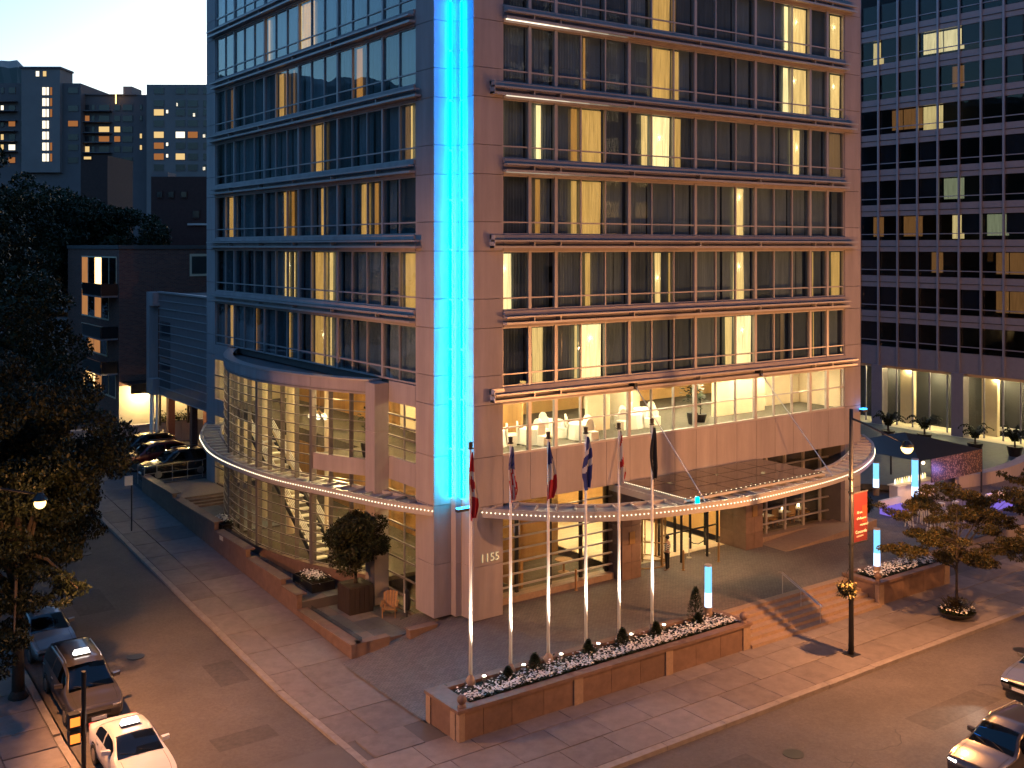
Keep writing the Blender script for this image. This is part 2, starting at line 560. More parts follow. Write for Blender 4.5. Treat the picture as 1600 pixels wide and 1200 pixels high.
# plaza of fine setts in front of the hotel
m_, t_, out_ = nt('setts')
b_ = t_.nodes.new('ShaderNodeBsdfPrincipled'); t_.links.new(b_.outputs[0], out_.inputs[0])
g_ = t_.nodes.new('ShaderNodeNewGeometry')
br = t_.nodes.new('ShaderNodeTexBrick')
br.inputs['Scale'].default_value = 1.0
br.inputs['Brick Width'].default_value = .2
br.inputs['Row Height'].default_value = .1
br.inputs['Mortar Size'].default_value = .008
br.inputs['Color1'].default_value = (.17,.145,.14,1)
br.inputs['Color2'].default_value = (.12,.10,.10,1)
br.inputs['Mortar'].default_value = (.05,.045,.045,1)
t_.links.new(g_.outputs['Position'], br.inputs['Vector'])
nz = t_.nodes.new('ShaderNodeTexNoise'); nz.inputs['Scale'].default_value = .7; nz.inputs['Detail'].default_value = 5
t_.links.new(g_.outputs['Position'], nz.inputs['Vector'])
mxr = t_.nodes.new('ShaderNodeMapRange'); mxr.inputs['To Min'].default_value = .7; mxr.inputs['To Max'].default_value = 1.25
t_.links.new(nz.outputs['Fac'], mxr.inputs['Value'])
mul = t_.nodes.new('ShaderNodeVectorMath'); mul.operation = 'SCALE'
t_.links.new(br.outputs['Color'], mul.inputs[0]); t_.links.new(mxr.outputs[0], mul.inputs['Scale'])
t_.links.new(mul.outputs[0], b_.inputs['Base Color'])
b_.inputs['Roughness'].default_value = .62
bpn = t_.nodes.new('ShaderNodeBump'); bpn.inputs['Strength'].default_value = .6; bpn.inputs['Distance'].default_value = .01
t_.links.new(br.outputs['Fac'], bpn.inputs['Height']); bpn.invert = True
t_.links.new(bpn.outputs[0], b_.inputs['Normal'])
M['setts'] = m_
def plaza_z(x, y):
    return -.885*smooth((1.0-x)/6.6)
p = MB()
px_ = [-5.75,-5,-4,-3,-2,-1,0,1,2,4,8,14,18.4,24,30,40,62]
py_ = [-5.32,-4,-2,0,1.0,1.36,3]
for y in py_:
    for x in px_:
        p.v.append((x, y, plaza_z(x, y)))
k = len(px_)
for j in range(len(py_)-1):
    for i in range(k-1):
        p.f.append((j*k+i, j*k+i+1, (j+1)*k+i+1, (j+1)*k+i)); p.mi.append(0)
plaza = p.build('plaza', 'setts', kind='structure')
m = MB().box(19.2,62,-5.32,-1.2,-1.2,-.05)
m.build('plaza_base', 'concrete', kind='structure')
# entrance steps down to the pavement
st = thing('entrance_steps', (13.9,-6.5,-.9), kind='structure')
for i in range(6):
    y1 = -5.30 - i*.38
    MB().box(9.32, 18.42, y1-.40, y1, -.95, -.004-.15*i if i else -.003).build('step', 'granite_light', st)
# ================================================================ the hotel tower
HT = thing('hotel_tower', (0,0,0), 'tall concrete hotel with window bands and a cyan lit corner notch', 'hotel')
XL = -1.2                                  # plane of the left (side street) front
BX = [1.58+1.511*i for i in range(17)]      # bay lines, boulevard front (plane Y=0)
BY = [2.95+1.592*i for i in range(17)]      # bay lines, side street front (plane X=XL)
THR = {2-1, 2, 5, 8, 11, 14, 15}            # thick mullions, boulevard front
THL = {2, 5, 8, 11, 14}
SILL = [10.12+3.402*i for i in range(7)]
HW, TR = 2.67, .56
# ---- concrete panels of the corner piers
def zjoints():
    z = [0.0, 2.35, 4.95, 7.11, 9.40]
    for s in SILL:
        z += [s+TR, s+HW]
    return [q for q in z if q < 34]
ZJ = zjoints()
def panel_column(x0, x1, y0, y1, zj=ZJ):
    for a, b in zip(zj, zj[1:]):
        MB().box(x0, x1, y0, y1, a+.012, b-.012).build('concrete_panel', 'concrete', HT)
panel_column(0, 1.56, 0, .3)                 # boulevard pier by the notch
panel_column(25.77, 27.2, 0, .3)
panel_column(XL, XL+.3, 1.35, 2.93)          # side street pier by the notch
panel_column(XL, XL+.3, 28.44, 30.0, [.9]+ZJ[2:])
panel_column(XL+.302, -.31, 1.35, 1.6)       # notch, wall facing the boulevard
panel_column(0, .25, .302, .97)              # notch, wall facing the side street
panel_column(-.30, -.01, .98, 1.58)          # fin standing in the notch
back = MB()
back.box(.04, 1.5, .305, .6, 0, 34).box(25.8, 27.15, .305, 29.9, 0, 34).box(XL+.305, 0, 1.62, 2.9, 0, 34).box(XL+.305, 1.5, 28.5, 29.95, .9, 34)
back.build('pier_core', 'concrete_dark', HT)
# ---- LED strips in the notch (cyan low down, bluer higher up)
for zi in range(12):
    z0 = 5.3+2.2*zi; t = zi/11
    nm = 'led_%d' % zi
    emit(nm, (.0, .62*(1-t)**1.2+.20*t, 1.0), (72*(1-t)+50*t))
    MB().box(-.54,-.43,1.10,1.15,z0,z0+2.1).build('led_strip', nm, HT)
    MB().box(-.20,-.15,.64,.75,z0,z0+2.1).build('led_strip', nm, HT)
fx_ = MB().box(-.75,.02,.10,.32,4.86,4.98).box(-.72,-.02,.12,.30,4.98,5.03,1).build('led_floodlight', ['dark_metal','led_blue'], HT)
light('notch_flood', 'SPOT', (-.55,.10,5.1), 900, (.0,.42,1.), HT, .15, aim=(-.3,1.0,16), spot=95, blend=1)
light('notch_flood', 'SPOT', (-.85,-.15,5.1), 2500, (.0,.36,1.), HT, .15, aim=(-.25,1.0,24), spot=40, blend=1)
# ---- windows, frames, ledges, spandrels for each storey
pane_r = MB().box(0,1.47,0,.02,0,HW-TR-.06).mesh('pane','window_glass')
pane_r2 = MB().box(0,1.47,0,.02,0,TR-.06).mesh('pane_low','window_glass')
pane_l = MB().box(0,.02,0,1.55,0,HW-TR-.06).mesh('pane','window_glass')
pane_l2 = MB().box(0,.02,0,1.55,0,TR-.06).mesh('pane_low','window_glass')
random.seed(11)
def pleat(u0, u1, z0, z1, axis, off, amp=.045, pitch=.16, mat='curtain', parent=None, bottom_skew=0):
    m = MB(); n = max(3, int((u1-u0)/pitch*2))
    pr = None
    for i in range(n+1):
        f = i/n
        u = u0+(u1-u0)*f; ub = u + bottom_skew*(f-.5)
        d = off + (amp if i % 2 else -amp)*random.uniform(.6, 1.2)
        a = (u, d, z1) if axis == 'x' else (d, u, z1)
        b = (ub, d, z0) if axis == 'x' else (d, ub, z0)
        if pr:
            m.quad(pr[1], b, a, pr[0])
        pr = (a, b)
    return m.build('curtain', mat, parent or HT)
# lit spans: (start bay, end bay, material) per storey, from the photograph
LIT_R = {
 6: [(0.1,.4,'lit_warm'),(4,4.3,'lit_amber'),(9.0,9.9,'lit_warm'),(12.6,13.8,'lit_white')],
 5: [(6.05,6.95,'lit_warm'),(7.02,7.2,'lit_amber'),(12.72,12.95,'lit_white'),(13.03,13.95,'lit_bright'),(15.35,15.95,'lit_bright')],
 4: [(3.2,3.3,'lit_amber'),(6.05,6.95,'lit_warm'),(7.02,7.35,'lit_warm'),(12.66,12.93,'lit_white'),(13.03,13.95,'lit_bright'),(15.35,15.95,'lit_bright')],
 3: [(0.02,.14,'lit_bright'),(1.35,1.55,'lit_white'),(2.7,2.95,'lit_amber'),(3.03,3.95,'lit_warm'),(5.65,5.95,'lit_bright'),(6.03,6.95,'lit_white'),(7.03,7.45,'lit_warm'),(13.05,13.6,'lit_bright'),(15.3,15.95,'lit_dim')],
 2: [(1.32,1.5,'lit_amber'),(2.72,2.95,'lit_warm'),(3.03,3.95,'lit_warm'),(10.03,10.55,'lit_bright')],
 1: [(0.02,.42,'lit_white'),(3.28,3.5,'lit_warm'),(6.25,6.55,'lit_bright'),(6.88,6.98,'lit_warm'),(10.03,10.55,'lit_bright'),(14.3,14.38,'lit_warm'),(15.4,15.95,'lit_warm')],
 0: [(1.2,1.6,'lit_bright'),(2.85,2.97,'lit_bright'),(3.03,3.95,'lit_white'),(9.6,9.97,'lit_bright'),(10.03,10.93,'lit_white'),(12.5,12.68,'lit_dim'),(14.35,14.4,'lit_warm')],
}
LIT_L = {
 6: [(6.2,6.6,'lit_warm')],
 5: [(7.0,7.95,'lit_warm'),(8.0,8.2,'lit_bright'),(10.8,11,'lit_warm')],
 4: [(3.55,3.93,'lit_amber'),(8.6,8.8,'lit_dim'),(9.15,9.4,'lit_amber'),(9.55,9.95,'lit_warm'),(14.25,14.75,'lit_dim')],
 3: [(.45,.6,'lit_bright'),(.62,.9,'lit_dim'),(6.1,6.35,'lit_warm'),(6.45,6.93,'lit_warm')],
 2: [(2.5,2.75,'lit_amber'),(3.05,3.6,'lit_warm'),(6.25,6.5,'lit_warm'),(8.65,8.9,'lit_amber'),(9.1,9.6,'lit_warm'),(14.3,14.85,'lit_warm')],
 1: [(.25,.9,'lit_warm'),(1.0,1.15,'lit_dim'),(5.6,5.9,'lit_bright'),(6.03,6.95,'lit_warm'),(8.6,8.7,'lit_bright'),(9.05,9.45,'lit_bright')],
 0: [(5.72,5.83,'lit_bright'),(6.03,6.95,'lit_warm'),(9.0,9.12,'lit_warm'),(12.05,12.3,'lit_amber'),(14.35,14.8,'lit_warm')],
}
def gaps(lit, n):
    # the spans that dark curtains cover
    out = []; grp = [0,1,2,5,8,11,14,15,n] if n == 16 else None
    return out
for fl, s in enumerate(SILL):
    top = s+HW
    # boulevard front (plane Y=0, glass at .12)
    fr = MB()
    for i, x in enumerate(BX):
        w = .17 if i in THR else .07
        if i in (0, 16): w = .1
        fr.box(x-w/2, x+w/2, .03 if i in THR else .06, .2, s, top)
    fr.box(BX[0], BX[16], .062, .19, s, s+.07).box(BX[0], BX[16], .07, .18, s+TR-.03, s+TR+.03).box(BX[0], BX[16], .062, .19, top-.06, top)
    fr.build('window_frame', 'frame_metal', HT)
    for i in range(16):
        inst(pane_r, 'window_pane', HT, (BX[i]+.02, .12, s+TR+.02))
        inst(pane_r2, 'lower_pane', HT, (BX[i]+.02, .12, s+.04))
    # side street front
    fr = MB()
    for i, y in enumerate(BY):
        w = .14 if i in THL else .06
        if i in (0, 16): w = .1
        fr.box(XL+(.03 if i in THL else .06), XL+.2, y-w/2, y+w/2, s, top)
    fr.box(XL+.062, XL+.19, BY[0], BY[16], s, s+.07).box(XL+.07, XL+.18, BY[0], BY[16], s+TR-.03, s+TR+.03).box(XL+.062, XL+.19, BY[0], BY[16], top-.06, top)
    fr.build('window_frame', 'frame_metal', HT)
    for i in range(16):
        inst(pane_l, 'window_pane', HT, (XL+.12, BY[i]+.02, s+TR+.02))
        inst(pane_l2, 'lower_pane', HT, (XL+.12, BY[i]+.02, s+.04))
    # ledges: a sloping sill, two rails, brackets
    ext = .5 if fl % 2 == 0 else 0.0
    ex2 = .72 if fl % 2 == 0 else .03
    lr = MB()
    lr.box(BX[0], BX[16], -.10, .19, s-.21, s-.005).box(BX[0], BX[16], -.02, .19, s-.73, s-.215)
    lr.build('spandrel', 'concrete', HT)
    rl = MB().box(BX[0]-ex2, BX[16]+ex2, -.40, -.11, s-.31, s-.235).box(BX[0]-ex2, BX[16]+ex2, -.34, -.03, s-.60, s-.50)
    if ext:
        rl.box(BX[0]-ex2, BX[0]-ex2+.04, -.38, 0, s-.6, s-.02).box(BX[0]-ex2, BX[0], -.10, -.003, s-.21, s-.02)
    for i in THR: rl.box(BX[i]-.03, BX[i]+.03, -.33, -.03, s-.52, s-.3)
    rl.build('ledge', 'ledge_metal', HT)
    ll = MB()
    ll.box(XL-.10, XL+.19, BY[0], BY[16], s-.21, s-.005).box(XL-.02, XL+.19, BY[0], BY[16], s-.73, s-.215)
    if fl > 0: ll.build('spandrel', 'concrete', HT)
    rl = MB().box(XL-.40, XL-.11, BY[0]-ex2*.75, BY[16]+ex2*.75, s-.31, s-.235).box(XL-.34, XL-.03, BY[0]-ex2*.75, BY[16]+ex2*.75, s-.60, s-.50)
    for i in THL: rl.box(XL-.33, XL-.03, BY[i]-.03, BY[i]+.03, s-.52, s-.3)
    if fl > 0: rl.build('ledge', 'ledge_metal', HT)
    # rooms: slab, back wall
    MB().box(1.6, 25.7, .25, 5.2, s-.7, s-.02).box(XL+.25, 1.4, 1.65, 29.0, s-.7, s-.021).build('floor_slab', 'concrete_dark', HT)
    # curtains: dark ones, room by room, then lit ones
    edges = [0,1,2,5,8,11,14,16]
    for a, b in zip(edges, edges[1:]):
        k = a
        while k < b:
            e = min(b, k+random.choice([1, 1.5, 2]))
            gap = random.choice([0, 0, .06, .12])
            pleat(BX[0]+1.511*k+.05, BX[0]+1.511*e-gap, s-.02, top, 'x', random.uniform(.42,.5), mat='curtain_sheer' if random.random() < .6 else 'curtain')
            k = e
    edges = [0,2,5,8,11,14,16]
    for a, b in zip(edges, edges[1:]):
        k = a
        while k < b:
            e = min(b, k+random.choice([1, 1.5, 2]))
            gap = random.choice([0, 0, .06, .15])
            pleat(BY[0]+1.592*k+.05, BY[0]+1.592*e-gap, s-.02, top, 'y', XL+random.uniform(.42,.5), mat='curtain_sheer' if random.random() < .6 else 'curtain')
            k = e
    for a, b, mt in LIT_R.get(fl, []):
        pleat(BX[0]+1.511*a, BX[0]+1.511*b, s-.02, top-.12, 'x', .3, .02, .12, mt, bottom_skew=random.uniform(-.12,.12) if b-a > .25 else 0)
    for a, b, mt in LIT_L.get(fl, []):
        pleat(BY[0]+1.592*a, BY[0]+1.592*b, s-.02, top-.12, 'y', XL+.3, .02, .12, mt, bottom_skew=random.uniform(-.12,.12) if b-a > .25 else 0)
# soffit strip lights that wash the panel and the top of the glass near the notch, upper storeys
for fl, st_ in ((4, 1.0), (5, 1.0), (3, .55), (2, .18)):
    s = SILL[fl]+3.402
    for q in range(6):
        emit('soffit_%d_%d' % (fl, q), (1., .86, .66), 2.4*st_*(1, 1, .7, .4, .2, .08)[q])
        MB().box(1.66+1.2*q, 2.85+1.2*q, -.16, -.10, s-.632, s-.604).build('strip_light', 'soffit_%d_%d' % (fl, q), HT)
# reading lamps behind some of the lit curtains
emit('room_lamp', (1, .82, .5), 55)
for fl, side, b, h in ((3,'r',6.5,1.5),(0,'r',3.5,1.9),(0,'r',10.5,1.8),(1,'r',.2,1.9),(1,'r',10.35,1.8),(2,'r',10.35,2.1),(3,'r',13.45,1.6),(5,'r',15.6,1.9),(4,'r',15.6,1.9),(4,'r',13.3,1.9),(5,'r',13.4,1.8),(1,'r',6.4,1.3),(1,'l',9.2,1.8),(0,'l',6.4,1.6)):
    if side == 'r': MB().ball(BX[0]+1.511*b, .375, SILL[fl]+h, .035, 8, 6).build('room_lamp', 'room_lamp', HT)
    else: MB().ball(XL+.375, BY[0]+1.592*b, SILL[fl]+h, .035, 8, 6).build('room_lamp', 'room_lamp', HT)
# dark solid mass added behind the rooms to block light; storeys above the picture
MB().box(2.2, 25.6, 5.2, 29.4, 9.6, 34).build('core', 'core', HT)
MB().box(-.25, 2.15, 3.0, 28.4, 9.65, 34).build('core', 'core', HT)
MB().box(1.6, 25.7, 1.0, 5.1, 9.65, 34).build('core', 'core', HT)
MB().box(XL+.05, 27.15, .05, 29.95, 34.0, 58).build('upper_wall', 'concrete', HT)
# ================================================================ podium: restaurant storey, ground floor, entrance, canopies, glazed bay
# ---- concrete band under the restaurant windows
for i in range(16):
    MB().box(BX[i]+.01, BX[i+1]-.01, 0, .3, 4.95, 7.06).build('concrete_panel', 'concrete', HT)
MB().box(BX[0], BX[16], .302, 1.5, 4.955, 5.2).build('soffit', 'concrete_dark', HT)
fr = MB().box(BX[0], BX[16], .03, .25, 7.062, 7.15).box(BX[0], BX[16], .062, .19, 9.33, 9.4).box(BX[0], BX[16], .07, .18, 8.25, 8.31)
for i, x in enumerate(BX):
    w = .17 if i in THR else .06
    fr.box(x-w/2, x+w/2, .03 if i in THR else .06, .2, 7.152, 9.328)
fr.build('window_frame', 'frame_metal', HT)
pr = MB().box(0,1.47,0,.02,0,1.06).mesh('pane', 'clear_glass')
for i in range(16):
    inst(pr, 'restaurant_pane', HT, (BX[i]+.02, .12, 7.17))
    inst(pr, 'restaurant_pane', HT, (BX[i]+.02, .12, 8.29))
# restaurant room
rm = MB().box(1.6, 25.7, .3, 9.0, 6.95, 7.05).build('restaurant_floor', 'carpet', HT)
MB().box(1.6, 25.7, .25, 9.0, 9.42, 9.58).build('restaurant_ceiling', 'cream', HT)
MB().box(1.6, 25.7, 9.0, 9.15, 7.05, 9.42).build('restaurant_wall', 'warm_wall', HT)
MB().box(1.45, 1.58, .3, 9.0, 7.05, 9.42).box(25.7, 25.8, .3, 9.0, 7.05, 9.42).build('restaurant_wall', 'cream', HT)
for (a, b, c, d) in ((8.6,10.1,2.6,2.8),(13.4,13.9,4.5,9.0),(17.3,21.4,2.2,2.4),(22.7,25.6,3.2,3.4)):
    MB().box(a, b, c, d, 7.05, 9.42).build('partition', 'cream', HT)
emit('ceiling_lamp', (1, .82, .48), 190)
for x in (3.0,5.2,7.4,11.2,12.6,15.4,16.8,19,21,23.5):
    for y in (1.3, 4.2):
        MB().box(x-.22, x+.22, y-.22, y+.22, 9.37, 9.415).build('ceiling_light', 'ceiling_lamp', HT)
def rest_table(x, y, i, lab):
    t = MB().lathe(x, y, [(.02,7.79),(.62,7.79),(.65,7.76),(.68,7.5),(.76,7.06)], 14)
    t.build('round_table', 'linen', label=lab, cat='table', group='restaurant tables')
def rest_chair(x, y, a, lab):
    t = thing('covered_chair', (x, y, 7.05), lab, 'chair', 'white covered restaurant chairs')
    c, s_ = math.cos(a), math.sin(a)
    def R(u, v): return (x+u*c-v*s_, y+u*s_+v*c)
    b = MB().prism([R(-.22,-.22), R(.22,-.22), R(.25,.25), R(-.25,.25)], 7.06, 7.52); b.build('seat', 'linen', t)
    b = MB()
    for k in range(7):
        a0 = math.pi*k/6
    pts = [(-.22,7.5)]+[(-.22*math.cos(math.pi*k/8), 7.85+.25*math.sin(math.pi*k/8)) for k in range(9)]+[(.22,7.5)]
    n = len(b.v)
    for d in (.2,.27):
        for (u, z) in pts:
            q = R(u, d); b.v.append((q[0], q[1], z))
    k = len(pts)
    b.f.append(tuple(range(n+k-1, n-1, -1))); b.mi.append(0)
    b.f.append(tuple(range(n+k, n+2*k))); b.mi.append(0)
    for i in range(k):
        j = (i+1) % k; b.f.append((n+i, n+j, n+k+j, n+k+i)); b.mi.append(0)
    b.build('backrest', 'linen', t)
tabs = [(2.6,2.4,'nearest the cyan corner'),(4.6,1.9,'second from the cyan corner'),(6.6,3.0,'behind the third flagpole'),(7.3,1.5,'left of the white partition'),(11.3,2.4,'behind the tension rod'),(13.0,3.1,'left of the potted fig')]
for i, (x, y, w) in enumerate(tabs):
    rest_table(x, y, i, 'white draped round table in the restaurant window, '+w)
    for k in range(3):
        a = 1.1+2.1*k+i
        dx_, dy_ = math.sin(a)*.95, -math.cos(a)*.95
        rest_chair(x+dx_, y+dy_, a, 'white covered dining chair, %s of the table %s' % (["leftmost", "middle one", "rightmost"][sorted([math.sin(1.1+2.1*q+i) for q in range(3)]).index(math.sin(a))], w))
def pot_plant(name, x, y, z0, h, r, n, lab, cat='plant', pot=.28, leaf='leaf_dark', seed=1, potmat='dark_metal', group=None, lw=.09, ll=.26):
    rnd = random.Random(seed)
    t = thing(name, (x, y, z0), lab, cat, group)
    MB().lathe(x, y, [(pot*.7,z0),(pot,z0+.5*h*.45),(pot,z0+h*.28),(pot*.85,z0+h*.28),(.01,z0+h*.26)], 14).build('pot', potmat, t, smooth=False)
    MB().tube([(x,y,z0+h*.2),(x+.03,y,z0+h*.5),(x,y,z0+h*.8)], [.035,.03,.02], 6).build('stem', 'bark', t)
    c = MB()
    for k in range(n):
        u = rnd.uniform(-1,1); a = rnd.uniform(0,6.28); q = math.sqrt(1-u*u)*rnd.uniform(.4,1)
        p = Vector((x+r*q*math.cos(a), y+r*q*math.sin(a), z0+h*.74+u*h*.24))
        d = Vector((math.cos(a), math.sin(a), rnd.uniform(-.6,.7))).normalized()
        s_ = d.cross(Vector((0,0,1))).normalized()*lw
        c.quad(tuple(p-s_*.2), tuple(p+d*ll*.5-s_), tuple(p+d*ll), tuple(p+d*ll*.5+s_))
    c.build('crown', leaf, t)
    return t
pot_plant('potted_fig', 14.6, 1.2, 7.05, 2.2, .55, 120, 'leafy potted fig tree standing in the restaurant window', pot=.3, seed=4)
pot_plant('potted_fig', 15.5, 1.5, 7.05, 1.5, .3, 40, 'smaller grey potted plant right of the leafy fig in the restaurant', pot=.34, seed=5)
# ---- ground floor, boulevard side: glazing left of the entrance behind horizontal bars
gl = MB().box(1.6, 8.95, 1.42, 1.44, .3, 4.95).build('shop_glass', 'clear_glass', HT)
fr = MB()
for x in (1.7, 3.35, 5.3, 7.2, 8.85): fr.box(x-.07, x+.07, 1.36, 1.5, .3, 4.95)
fr.build('window_frame', 'dark_metal', HT)
for k in range(8):
    z = .72+.56*k
    MB().bar((1.58,1.16,z),(8.98,1.16,z),.09,.07).build('window_bar', 'ledge_metal', HT)
MB().box(1.57, 8.98, 1.0, 1.7, 0, .3).build('plinth', 'granite_light', HT)
MB().box(1.6, 9.0, 5.5, 5.6, 0, 4.9).build('lounge_wall', 'wood_panel', HT)
MB().box(1.6, 9.0, 1.75, 5.5, .05, .12).build('lounge_floor', 'carpet', HT)
for i, (x, y) in enumerate(((3.0,3.2),(5.0,4.2),(7.4,3.0))):
    t = MB().lathe(x, y, [(.3,.13),(.06,.16),(.05,.7),(.45,.72),(.45,.76),(.01,.76)], 14)
    t.build('lounge_table', 'wood', label='round wooden lounge table behind the barred glass, %s' % ['nearest the corner pier', 'furthest back', 'nearest the entrance'][i], cat='table', group='lounge tables')
emit('lounge_lamp', (1, .66, .27), 90)
for x in (2.6, 4.4, 6.4, 8.2):
    MB().box(x-.13, x+.13, 3.0, 3.26, 4.80, 4.86).build('ceiling_light', 'lounge_lamp', HT)
MB().box(1.6, 9.0, 1.5, 5.6, 4.87, 4.945).build('lounge_ceiling', 'cream', HT)
# piers flanking the entrance, clad in stone slabs
def stone_pier(x0, x1, y0, y1, zt):
    zs = [0, .85, 1.75, 2.65, 3.55, zt]
    MB().box(x0+.03, x1-.03, y0+.03, y1-.03, 0, zt).build('pier_core', 'concrete_dark', HT)
    for a, b in zip(zs, zs[1:]):
        xm = (x0+x1)/2
        for (xa, xb) in ((x0, xm), (xm, x1)):
            MB().box(xa+.008, xb-.008, y0, y0+.028, a+.01, b-.01).build('stone_slab', 'granite', HT)
        ym = (y0+y1)/2
        for (ya, yb) in ((y0+.03, ym), (ym, y1)):
            MB().box(x0, x0+.028, ya+.008, yb-.008, a+.01, b-.01).build('stone_slab', 'granite', HT)
stone_pier(9.0, 10.25, .42, 1.9, 4.94)
stone_pier(17.95, 19.3, .5, 2.4, 4.94)
for x in (9.62, 18.62):
    MB().box(x-.18, x+.18, .36 if x < 12 else .44, .405 if x < 12 else .485, 1.75, 2.35).build('plaque', 'bronze', HT)
# lobby behind the entrance
MB().box(10.3, 17.9, 2.0, 12, -.02, .02).build('lobby_floor', 'cream', HT)
MB().box(9.0, 19.0, 11.8, 12, 0, 4.9).box(9.05, 9.15, 5.7, 11.8, 0, 4.9).box(18.9, 19.0, 2.5, 11.8, 0, 4.9).build('lobby_wall', 'warm_wall', HT)
MB().box(9.1, 19.0, 1.6, 12, 4.8, 4.94).build('lobby_ceiling', 'cream', HT)
emit('lobby_lamp', (1, .78, .42), 130)
for x in (11, 13, 15, 17):
    for y in (2.8, 5.5, 8.5):
        MB().box(x-.2, x+.2, y-.2, y+.2, 4.74, 4.795).build('ceiling_light', 'lobby_lamp', HT)
# revolving door and glass screen
rd = MB()
cxr, cyr, rr = 12.0, 2.25, 1.25
arcs = [[i*math.pi/14-.95+math.pi/2*0 for i in range(0, 9)], [math.pi+i*math.pi/14-.95 for i in range(0, 9)]]
for ar in arcs:
    for a, b in zip(ar, ar[1:]):
        rd.quad((cxr+rr*math.cos(a),cyr+rr*math.sin(a),.05),(cxr+rr*math.cos(b),cyr+rr*math.sin(b),.05),(cxr+rr*math.cos(b),cyr+rr*math.sin(b),2.5),(cxr+rr*math.cos(a),cyr+rr*math.sin(a),2.5))
rdo = rd.build('revolving_door', 'clear_glass', HT)
ring = [(cxr+rr*math.cos(i*math.pi/16), cyr+rr*math.sin(i*math.pi/16)) for i in range(33)]
fr = MB().tube([(a,b,2.56) for a, b in ring], .07, 6).tube([(a,b,.03) for a, b in ring], .04, 6)
fr.cyl(cxr, cyr, .0, 2.6, .05)
for a in (.2, 1.77, 3.34, 4.91):
    fr.box(cxr+rr*math.cos(a)-.05, cxr+rr*math.cos(a)+.05, cyr+rr*math.sin(a)-.05, cyr+rr*math.sin(a)+.05, 0, 2.6)
    for z in (.12, 1.05, 2.45):
        fr.bar((cxr,cyr,z),(cxr+(rr-.05)*math.cos(a+.5),cyr+(rr-.05)*math.sin(a+.5),z),.05)
    fr.bar((cxr+(rr-.06)*math.cos(a+.5),cyr+(rr-.06)*math.sin(a+.5),.1),(cxr+(rr-.06)*math.cos(a+.5),cyr+(rr-.06)*math.sin(a+.5),2.45),.05)
fr.build('door_frame', 'bronze', rdo)
MB().lathe(cxr, cyr, [(1.32,2.62),(1.36,2.7),(1.36,3.1),(.01,3.1)], 28).build('door_drum', 'wood', rdo)
MB().box(13.4, 17.9, 2.5, 2.52, .05, 3.1).build('entrance_glass', 'clear_glass', HT); MB().box(10.3, 10.7, 2.4, 2.42, .05, 3.1).build('entrance_glass', 'clear_glass', HT)
fr = MB().box(10.3, 17.92, 2.44, 2.58, 3.1, 3.25)
for x in (13.45, 14.6, 15.75, 16.9, 17.85): fr.box(x-.045, x+.045, 2.45, 2.57, 0, 3.1)
fr.box(13.4,17.9,2.46,2.56,1.0,1.06)
fr.build('door_frame', 'dark_metal', HT)
MB().box(10.3, 17.9, 2.46, 2.56, 3.26, 4.79).build('entrance_transom', 'roof_glass', HT)
for x in (13.6, 15.5):
    MB().cyl(x, 1.0, 0, 4.94, .07).build('entrance_column', 'dark_metal', HT)
# ---- ground floor glazing right of the entrance
MB().box(19.3, 25.75, 1.42, 1.44, .3, 4.95).build('shop_glass', 'clear_glass', HT)
fr = MB()
for x in (20.6, 22.2, 23.8, 25.3): fr.box(x-.07, x+.07, 1.36, 1.5, .3, 4.95)
fr.build('window_frame', 'ledge_metal', HT)
for z in (.95, 1.75, 2.55, 3.35, 4.1, 4.7):
    MB().bar((19.32,1.16,z),(25.75,1.16,z),.1,.08).build('window_bar', 'ledge_metal', HT)
MB().box(19.32, 27.2, .95, 1.7, 0, .3).build('plinth', 'granite_light', HT)
MB().box(19.3, 25.8, 7.0, 7.1, 0, 4.9).build('dining_wall', 'warm_wall', HT)
MB().box(19.3, 25.8, 1.75, 7.0, .05, .12).build('dining_floor', 'carpet', HT)
emit('dining_lamp', (1, .72, .36), 7)
for i, x in enumerate((20.6, 22.1, 23.6, 25.0)):
    w = ['nearest the entrance pier', 'second from the entrance pier', 'third from the entrance pier', 'furthest from the entrance pier'][i]
    t = MB().box(x-.35, x+.35, 2.4, 3.1, .82, .86).cyl(x, 2.75, .12, .82, .05).cyl(x, 2.75, .12, .15, .25)
    t.build('dining_table', 'linen', label='small square white dining table behind the right barred glass, '+w, cat='table', group='ground floor dining tables')
    MB().cyl(x, 2.75, .86, .94, .04).cyl(x, 2.75, .94, 1.12, .09, .07, mi=1).build('table_lamp', ['bronze','dining_lamp'], label='lit table lamp on the dining table '+w, cat='lamp', group='dining table lamps')
    c = thing('dining_chair', (x+.62, 2.75, .12), 'upholstered dining chair beside the table '+w, 'chair', 'ground floor dining chairs')
    MB().box(x+.42, x+.85, 2.53, 2.97, .5, .58).build('seat', 'warm_wall', c)
    MB().box(x+.82, x+.88, 2.53, 2.97, .58, 1.15).build('backrest', 'warm_wall', c)
    for dx in (.46, .82):
        for y in (2.57, 2.93): MB().box(x+dx-.02, x+dx+.02, y-.02, y+.02, .12, .5).build('leg', 'wood', c)
# low ramp and its wall at the right of the entrance
rp = MB()
rp.v += [(19.5,-.9,.01),(27.5,-.9,.55),(27.5,.93,.55),(19.5,.93,.01),(27.5,-.9,.0),(27.5,.93,.0),(19.5,-.9,0),(19.5,.93,0)]
rp.f += [(0,1,2,3),(0,6,4,1),(1,4,5,2),(3,2,5,7)]; rp.mi += [0]*4
rp.build('access_ramp', 'granite_light', kind='structure')
